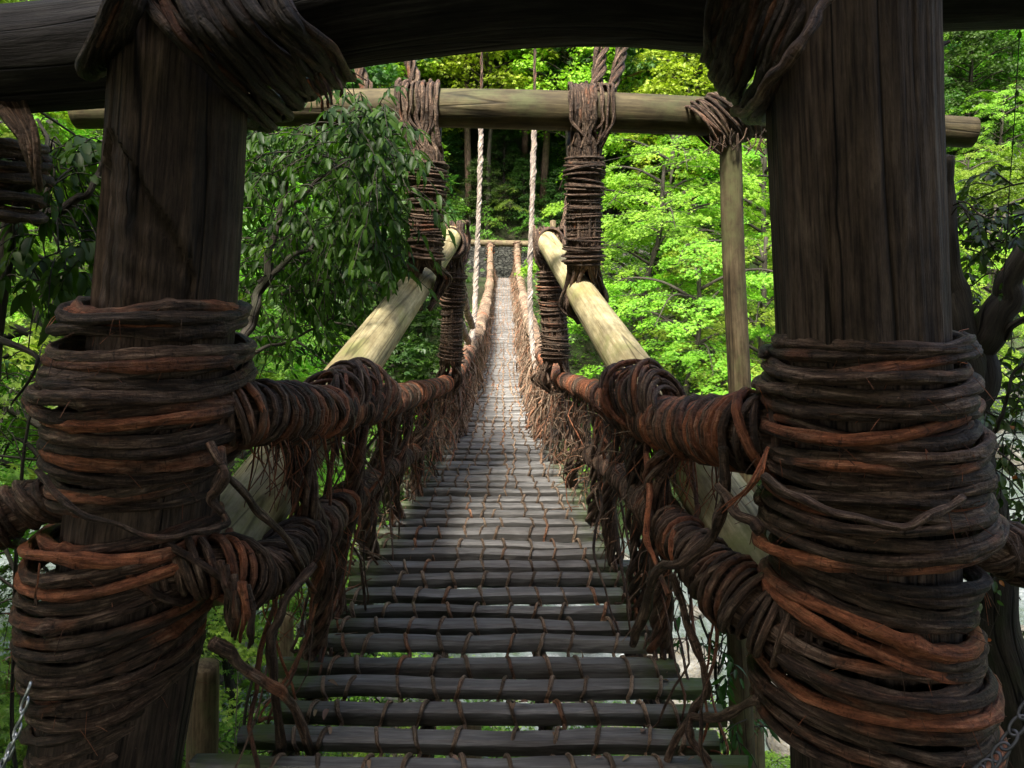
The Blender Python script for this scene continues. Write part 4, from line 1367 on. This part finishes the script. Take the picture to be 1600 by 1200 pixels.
# upper centre, sunny crowns above the cross beam
for x, y, s, lab in ((-4.0, 50, 1.3, 'yellow-green round crown above the cross beam left of centre'), (1.5, 53, 1.35, 'bright yellow-green crown in the middle above the cross beam'), (6.5, 47, 1.15, 'yellow-green crown above the right wrapped column'), (-10.5, 48, 1.3, 'yellow-green crown above the left wrapped column')):
    plant_tree('spring_tree', MY[0], x, y, s, None, lab, 'tree', 'yellow-green crowns high on the slope')
# forest on the slope
cnt = 0
for y in (41, 46, 51, 56, 61, 66, 72, 78, 85, 92, 100, 109, 119, 130, 142, 155):
    for x in np.arange(-.72 * y - 3, .76 * y + 4, 4.6 + y * .05):
        xx, yy = float(x + rng.normal(0, 1.2)), float(y + rng.normal(0, 1.3))
        d = float(river_d(xx, yy)[0])
        if d < 10: continue
        if abs(xx + .4) < 4 and yy < 44: continue
        if y > 95 and x < .3 * y: continue
        r_ = rng.random()
        if xx > .28 * yy: pr = MA[rng.integers(3)] if r_ < .5 else (BU[rng.integers(2)] if r_ < .85 else DK[0])
        elif xx < -.25 * yy: pr = BU[rng.integers(2)] if r_ < .5 else (MA[rng.integers(3)] if r_ < .8 else DK[rng.integers(2)])
        else: pr = DK[rng.integers(2)] if r_ < .25 else (BU[rng.integers(2)] if r_ < .7 else MY[0])
        s = rng.uniform(.85, 1.3) * (1 + max(0, yy - 60) / 60)
        plant_tree('forest_tree', pr, xx, yy, s, None, 'leafy tree among many others on the steep slope beyond the gorge', 'tree', 'trees covering the far slope')
        cnt += 1
# straight cedars behind the landing
for x, y, s in ((-2.4, 41.5, .95), (1.9, 42.5, 1.0), (-5.2, 40, 1.0), (4.3, 41, 1.05), (-1.1, 45.5, 1.0), (-8, 42.5, 1.05), (.6, 48, 1.05), (3.2, 46, 1.0), (-3.8, 47, 1.0), (-6.3, 45, 1.0)):
    plant_tree('cedar_tree', CE[rng.integers(2)], x, y, s, None, 'straight cedar trunk in the dark forest behind the far end of the bridge', 'tree', 'cedars behind the far landing')
for x, y, k_ in ((-2.2, 40.6, 0), (1.4, 40.6, 1), (-.2, 41.6, 0), (3.6, 41, 1), (-4.6, 41.4, 0)):
    plant_tree('bush', UN[k_], x, y, .8, None, 'green bush above the stone wall at the far end of the bridge', 'bush', 'green bushes above the stone wall')
for x, y in ((-1.6, 41), (.6, 41.5), (2.6, 41.2), (-3.6, 42), (-.4, 43), (1.6, 44), (-2.6, 44.5)):
    plant_tree('bush', DK[0], x, y, .32, None, 'dark bush on the shaded forest floor behind the stone wall', 'bush', 'dark bushes behind the stone wall')
for x, y, s, lab in ((-6.5, 39.5, .92, 'yellow-green crown on a tall stem above the left wrapped column'), (-1.2, 40.6, .95, 'brightest yellow-green crown on a tall stem in the middle above the cross beam'), (2.9, 40.2, .9, 'yellow-green crown just right of the middle above the cross beam'), (8.5, 39.5, .95, 'yellow-green crown above the right half of the cross beam')):
    plant_tree('spring_tree', TY, x, y, s, None, lab, 'tree', 'yellow-green crowns above the landing')
# left bank
gl = 'broadleaf trees left of the bridge'
for x, y, s, pr, lab in ((-4.3, 24.5, .95, DK[0], 'dark green tree on the far bank just left of the bridge'), (-8.5, 26, 1.0, BU[0], 'mid green tree on the far left bank behind the evergreen branches'), (-13, 27, 1.1, MA[1], 'lime green maple on the far left bank'),
                         (-18, 31, 1.2, MA[0], 'bright green maple at the far left above the river'), (-6, 31, 1.1, DK[1], 'dark tree behind the left slanting log'), (-11, 33, 1.2, DK[0], 'dark tree further up the left slope'), (-23, 36, 1.3, MA[2], 'lime green maple high on the left slope'),
                         (-4.8, 34, .8, BU[1], 'mid green tree close to the left side of the far landing')):
    plant_tree('broadleaf_tree', pr, x, y, s, None, lab, 'tree', gl)
for x, y, s, pr, lab in ((-4.6, 7.6, .95, MB_[0], 'bright green young maple below the left handrail'), (-6.6, 9.0, 1.2, MB_[1], 'bright green maple left of the left gate post'), (-5.2, 11.5, 1.25, MB_[0], 'fresh green maple behind the left slanting log'),
                         (-9.5, 10.5, 1.45, MA[0], 'lime green maple at the left edge beyond the post'), (-3.4, 9.4, .8, MB_[1], 'small bright maple under the left short column'), (-8.6, 14, 1.3, MA[1], 'lime green maple on the near left bank'), (-11, 7.0, 1.3, MA[2], 'lime green maple at the far left edge'),
                         (-6.2, 5.2, .95, MB_[1], 'leafy green maple low at the left edge beside the wrapped post')):
    plant_tree('maple_tree', pr, x, y, s, None, lab, 'tree', 'maples on the near bank')

# low shrubs on both banks
for i in range(46):
    for _ in range(30):
        x = float(rng.uniform(-9, 9)); y = float(rng.uniform(3.5, 32))
        d = abs(float(river_d(x, y)[0]))
        if 5.6 < d < 14 and not (abs(x + .3) < 1.2 and float(ground(x, y)[0]) > -5.5): break
    s = float(rng.uniform(.35, .75)) * (1 if y > 20 else .8)
    plant_tree('bush', UN[i % 2], x, y, s, None, 'low leafy green bush growing on the gorge bank below the bridge', 'bush', 'bushes on the gorge banks')

for x, y, s, k_ in ((-1.6, 9.0, .75, 0), (.4, 8.2, .7, 1), (2.0, 9.4, .7, 0), (-.6, 10.6, .8, 1), (3.2, 8.0, .6, 1), (-2.8, 10.2, .8, 0), (1.4, 11.0, .6, 0), (-1.0, 6.6, .5, 1), (1.5, 6.6, .45, 0)):
    plant_tree('bush', UN[k_], x, y, s, None, 'leafy green bush on the near bank, glimpsed between the front treads', 'bush', 'bushes under the front treads')
# undergrowth
mb = MB()
for (x0, x1, y0, y1, n, sz) in ((-14, 14, 1, 16, 60000, .10), (-22, 26, 22, 46, 42000, .17)):
    x = rng.uniform(x0, x1, n); y = rng.uniform(y0, y1, n)
    d = np.abs(river_d(x, y)); z = ground(x, y)
    keep = (d > 5.4) & (vnoise(x, y, 1.1, 5) + vnoise(x, y, .4, 6) > -.55) & ~((np.abs(x + .4) < 2.2) & (y > 33) & (y < 39.5)) & ~((np.hypot(x, y) < 3))
    x, y, z = x[keep], y[keep], z[keep]
    n = len(x)
    pos = np.column_stack([x, y, z + np.abs(rng.normal(.05, .22, n)) * (sz / .1)])
    ax = rnd(n, 1); ax[:, 2] *= .3
    leaves(mb, pos, ax, np.array((0, 0, 1.0)) + rnd(n, .35), sz * rng.uniform(.6, 1.4, n), tmpl_tri(), rng.random(n))
o = mb.build('undergrowth', M_mid, smooth=False); tag(o, 'low leafy undergrowth covering both banks of the gorge', 'undergrowth', kind='stuff')


# near evergreens with long glossy leaves ---------------------------------------
def twig_leaves(tk, cr, c, d, L, nl, leaf, tm, spread=.75):
    """one drooping twig with alternate leaves"""
    d = d / np.linalg.norm(d)
    p1 = c + d * L * .5 + (0, 0, .02); p2 = c + d * L + (0, 0, -.18 * L)
    P = crom([c, p1, p2], 6)
    tube(tk, P, np.linspace(.0035, .0015, len(P)), 4)
    k = rng.uniform(.12, 1, nl); k.sort()
    pos = np.column_stack([np.interp(k * (len(P) - 1), np.arange(len(P)), P[:, j]) for j in range(3)])
    sd = np.cross(d, (0, 0, 1.0)); sd /= np.linalg.norm(sd) + 1e-9
    sg = np.where(np.arange(nl) % 2, 1, -1)[:, None]
    ax = d * .75 + sd * sg * spread + rnd(nl, .22); ax[:, 2] -= .45 + rng.random(nl) * .5
    ax[-1] = d - (0, 0, .5)
    nr = np.array((0, -.25, 1.0)) + rnd(nl, .38)
    leaves(cr, pos, ax, nr, leaf * rng.uniform(.65, 1.15, nl), tm, rng.beta(1.3, 2.2, nl))


def near_tree(name, label, limbs, twigs, leaf, tm, mat, base, tl=(.22, .45), nl=9, group=None, rtr=.03, bark=None, cat='tree'):
    """limbs: pixel paths with radii; twigs: list of (px0, px1, py0, py1, Y0, Y1, n)"""
    th = thing(name, label, cat, base, group)
    tk, cr = MB(), MB(); tw = MB()
    pts = []
    for l in limbs:
        Q = crom(P3(l), 10); tube(tk, Q[:, :3] + np.column_stack([snoise(len(Q), 5, .012) for _ in range(3)]), Q[:, 3] * (1 + snoise(len(Q), 6, .06)), 10, lump=.06)
        pts.append(Q[:, :3])
    A = np.vstack(pts)
    for (x0, x1, y0, y1, Y0, Y1, n) in twigs:
        for q in range(n):
            if q % 6 == 0: cc = (rng.uniform(x0, x1), rng.uniform(y0, y1), rng.uniform(Y0, Y1)); sx, sy = (x1 - x0) * .09 + 8, (y1 - y0) * .11 + 6
            c = W(cc[0] + rng.normal(0, sx), cc[1] + rng.normal(0, sy), cc[2] + rng.normal(0, .12))
            j = np.argmin(np.linalg.norm(A - c, axis=1) + rng.uniform(0, .25, len(A)))
            v = c - A[j]
            if rng.random() < .22: tube(tw, crom([A[j], A[j] + v * .5 + (0, 0, .05), c], 4), .0035, 4)
            dd = v / (np.linalg.norm(v) + 1e-9) + rng.normal(0, .5, 3)
            dd[2] = dd[2] * .5 - .1
            twig_leaves(tw, cr, c, dd, rng.uniform(*tl), nl, leaf, tm)
    tk.build('trunk', bark or M_trunk, th)
    o = tw.build('twigs', M_trunk, th); o['kind'] = 'stuff'
    cr.build('crown', mat, th, smooth=True)
    return th


LAN = tmpl_lance(.27, .35, .05)
OVA = tmpl_lance(.46, .2, .06)
near_tree('evergreen_tree', 'glossy evergreen with long drooping leaves between left gate post and left wrapped column',
          [[(330, 700, 4.6, .045), (372, 560, 4.6, .036), (392, 500, 4.7, .032), (412, 440, 4.8, .028), (425, 380, 4.9, .022), (440, 310, 5, .016), (455, 230, 5, .010)],
           [(405, 440, 4.8, .018), (460, 395, 4.9, .014), (520, 370, 5.0, .010), (610, 352, 5.0, .006)],
           [(430, 350, 4.9, .014), (480, 300, 4.9, .012), (530, 252, 4.8, .008), (585, 215, 4.6, .005)],
           [(372, 560, 4.6, .016), (430, 540, 5.0, .010), (520, 500, 5.2, .006)]],
          [(380, 580, 225, 400, 4.4, 5.8, 200), (385, 550, 195, 260, 4.4, 5.6, 75), (520, 612, 170, 280, 4.1, 4.4, 58), (560, 630, 300, 350, 4.3, 4.5, 34), (385, 570, 390, 470, 4.8, 6.2, 130), (395, 520, 460, 550, 5.2, 6.5, 56), (585, 630, 370, 395, 4.3, 4.5, 12)],
          .100, LAN, M_glossy, W(330, 800, 4.6))
near_tree('evergreen_tree', 'dark evergreen with broad leaves at the left edge beside the gate post',
          [[(-60, 1100, 3.4, .05), (-20, 700, 3.4, .045), (5, 360, 3.3, .03), (60, 345, 3.2, .022), (110, 320, 3.2, .018), (150, 280, 3.2, .012), (185, 230, 3.3, .008)],
           [(60, 345, 3.2, .014), (80, 260, 3.3, .010), (60, 190, 3.4, .006)], [(-20, 520, 3.3, .02), (60, 560, 3.2, .010), (20, 640, 3.2, .004)]],
          [(20, 200, 230, 330, 2.9, 3.6, 26), (0, 190, 330, 450, 2.9, 3.7, 52), (80, 230, 190, 250, 3.2, 3.8, 12)],
          .115, tmpl_lance(.34, .3, .05), M_glossy, W(-60, 1200, 3.4), (.15, .3), 8)
near_tree('evergreen_tree', 'dark forked tree with small leaves right of the right gate post',
          [[(1640, 1500, 3.0, .11), (1590, 1150, 3.0, .10), (1555, 950, 3.0, .09), (1525, 760, 3.0, .085), (1508, 600, 3.0, .08), (1490, 480, 3.0, .07), (1478, 380, 3.0, .055), (1470, 250, 3.0, .03)],
           [(1512, 640, 3.0, .075), (1535, 540, 2.98, .07), (1560, 480, 2.96, .06), (1600, 405, 2.9, .05), (1680, 300, 2.9, .04)],
           [(1545, 540, 2.97, .02), (1590, 505, 2.9, .012), (1640, 495, 2.9, .01)],
           [(1520, 690, 2.9, .012), (1560, 650, 2.8, .008), (1580, 600, 2.8, .006), (1620, 560, 2.8, .005)]],
          [(1440, 1600, 250, 420, 2.9, 3.8, 60), (1450, 1610, 420, 540, 2.9, 3.8, 50), (1530, 1620, 560, 830, 2.7, 3.6, 60), (1540, 1620, 830, 1100, 2.8, 3.6, 36)],
          .055, OVA, M_shrub, W(1640, 1500, 3.0), (.12, .28), 8)
near_tree('shrub', 'glossy leafed shrub under the right lower cable against the white water',
          [[(1150, 1300, 3.4, .012), (1130, 1100, 3.4, .010), (1100, 960, 3.4, .006)]],
          [(1050, 1170, 930, 1010, 3.3, 3.8, 14), (1080, 1190, 1040, 1200, 3.2, 4.2, 46)], .075, LAN, M_shrub, W(1150, 1300, 3.4), (.12, .25), 7, cat='shrub')
near_tree('shrub', 'bright leafed shrub below the left lower cable beside the mossy pole',
          [[(360, 1400, 3.6, .012), (370, 1200, 3.6, .010), (400, 1020, 3.6, .006)]],
          [(290, 440, 1100, 1200, 3.2, 4.0, 26), (380, 520, 1040, 1200, 4.4, 5.6, 26)], .075, LAN, M_mid, W(360, 1400, 3.6), (.15, .3), 7, cat='shrub')
near_tree('shrub', 'leafy shrub low at the left edge behind the left gate post lashings',
          [[(30, 1300, 3.9, .012), (20, 900, 3.9, .010), (60, 560, 3.9, .006)]],
          [(-40, 100, 560, 900, 3.8, 4.8, 30)], .07, LAN, M_mid, W(30, 1300, 3.9), (.15, .3), 8, cat='shrub')
for q, (a, b_) in enumerate((((1598, -60, 2.6), (1560, 500, 2.6)), ((1595, 560, 2.7), (1550, 1000, 2.7)))):
    th = thing('hanging_creeper', ('thin leafy creeper hanging at the upper right edge', 'thin leafy creeper hanging over the river at the right edge')[q], 'creeper', W(*a))
    P = crom([W(*a), (W(*a) + W(*b_)) / 2 + (.01, 0, .02), W(*b_)], 14)
    mb = MB(); tube(mb, P + np.column_stack([snoise(len(P), 4, .006) for _ in range(3)]), .0018, 4); mb.build('stem', M_trunk, th)
    idx = rng.integers(0, len(P), 26); mb = MB(); ax = rnd(26); ax[:, 2] -= .5
    leaves(mb, P[idx], ax, rnd(26) + (0, -1, .3), .03, OVA, rng.random(26)); o = mb.build('foliage', M_shrub, th)

# fallen leaves caught on the front treads
mbase = MB()
for i in range(34):
    px = rng.uniform(940, 1090) if i < 9 else (rng.uniform(430, 520) if i < 14 else rng.uniform(430, 1080))
    y = pl[rng.integers(1, 6 if i < 14 else 16)][0]; k_ = min(pl, key=lambda t: abs(t[0] - y))
    x = W(px, 1100, y)[0]
    p = np.array([(x, y + rng.normal(0, .015), k_[1] + .012)])
    mb = MB(); ax = rnd(1); ax[:, 2] = .1
    leaves(mb, p, ax, np.array([(0, 0, 1.0)]) + rnd(1, .3), float(rng.uniform(.02, .05)), tmpl_lance(.45, .5, .12), rng.random(1))
    o = mb.build('fallen_leaf', M_dead); tag(o, 'curled pale brown fallen leaf lying on a front tread', 'leaf', 'fallen leaves on the treads')

# ------------------------------------------------------------------ unseen trees, placed behind the camera so their crowns shade the gate
SH = proto(bushy(14.5, 4.6, 64, .5, 560, .36, tmpl_tri()), M_dark)
for x, y, s in ((-5.4, -5.6, 1.0), (-.6, -5.6, 1.0), (4.2, -5.5, 1.0), (-9.5, -7.0, 1.0), (8.8, -7.5, 1.0), (-3.0, -10.5, 1.05), (2.6, -10.5, 1.05), (-10.5, -1.5, .8)):
    plant_tree('shade_tree', SH, x, y, s, None, 'unseen tall tree placed behind the viewer so its crown shades the bridge entrance', 'tree', 'unseen shade trees behind the viewer', z=-2.4)
print('tris done', sum(len(o.data.polygons) for o in bpy.data.objects if o.type == 'MESH'), 'trees', cnt)
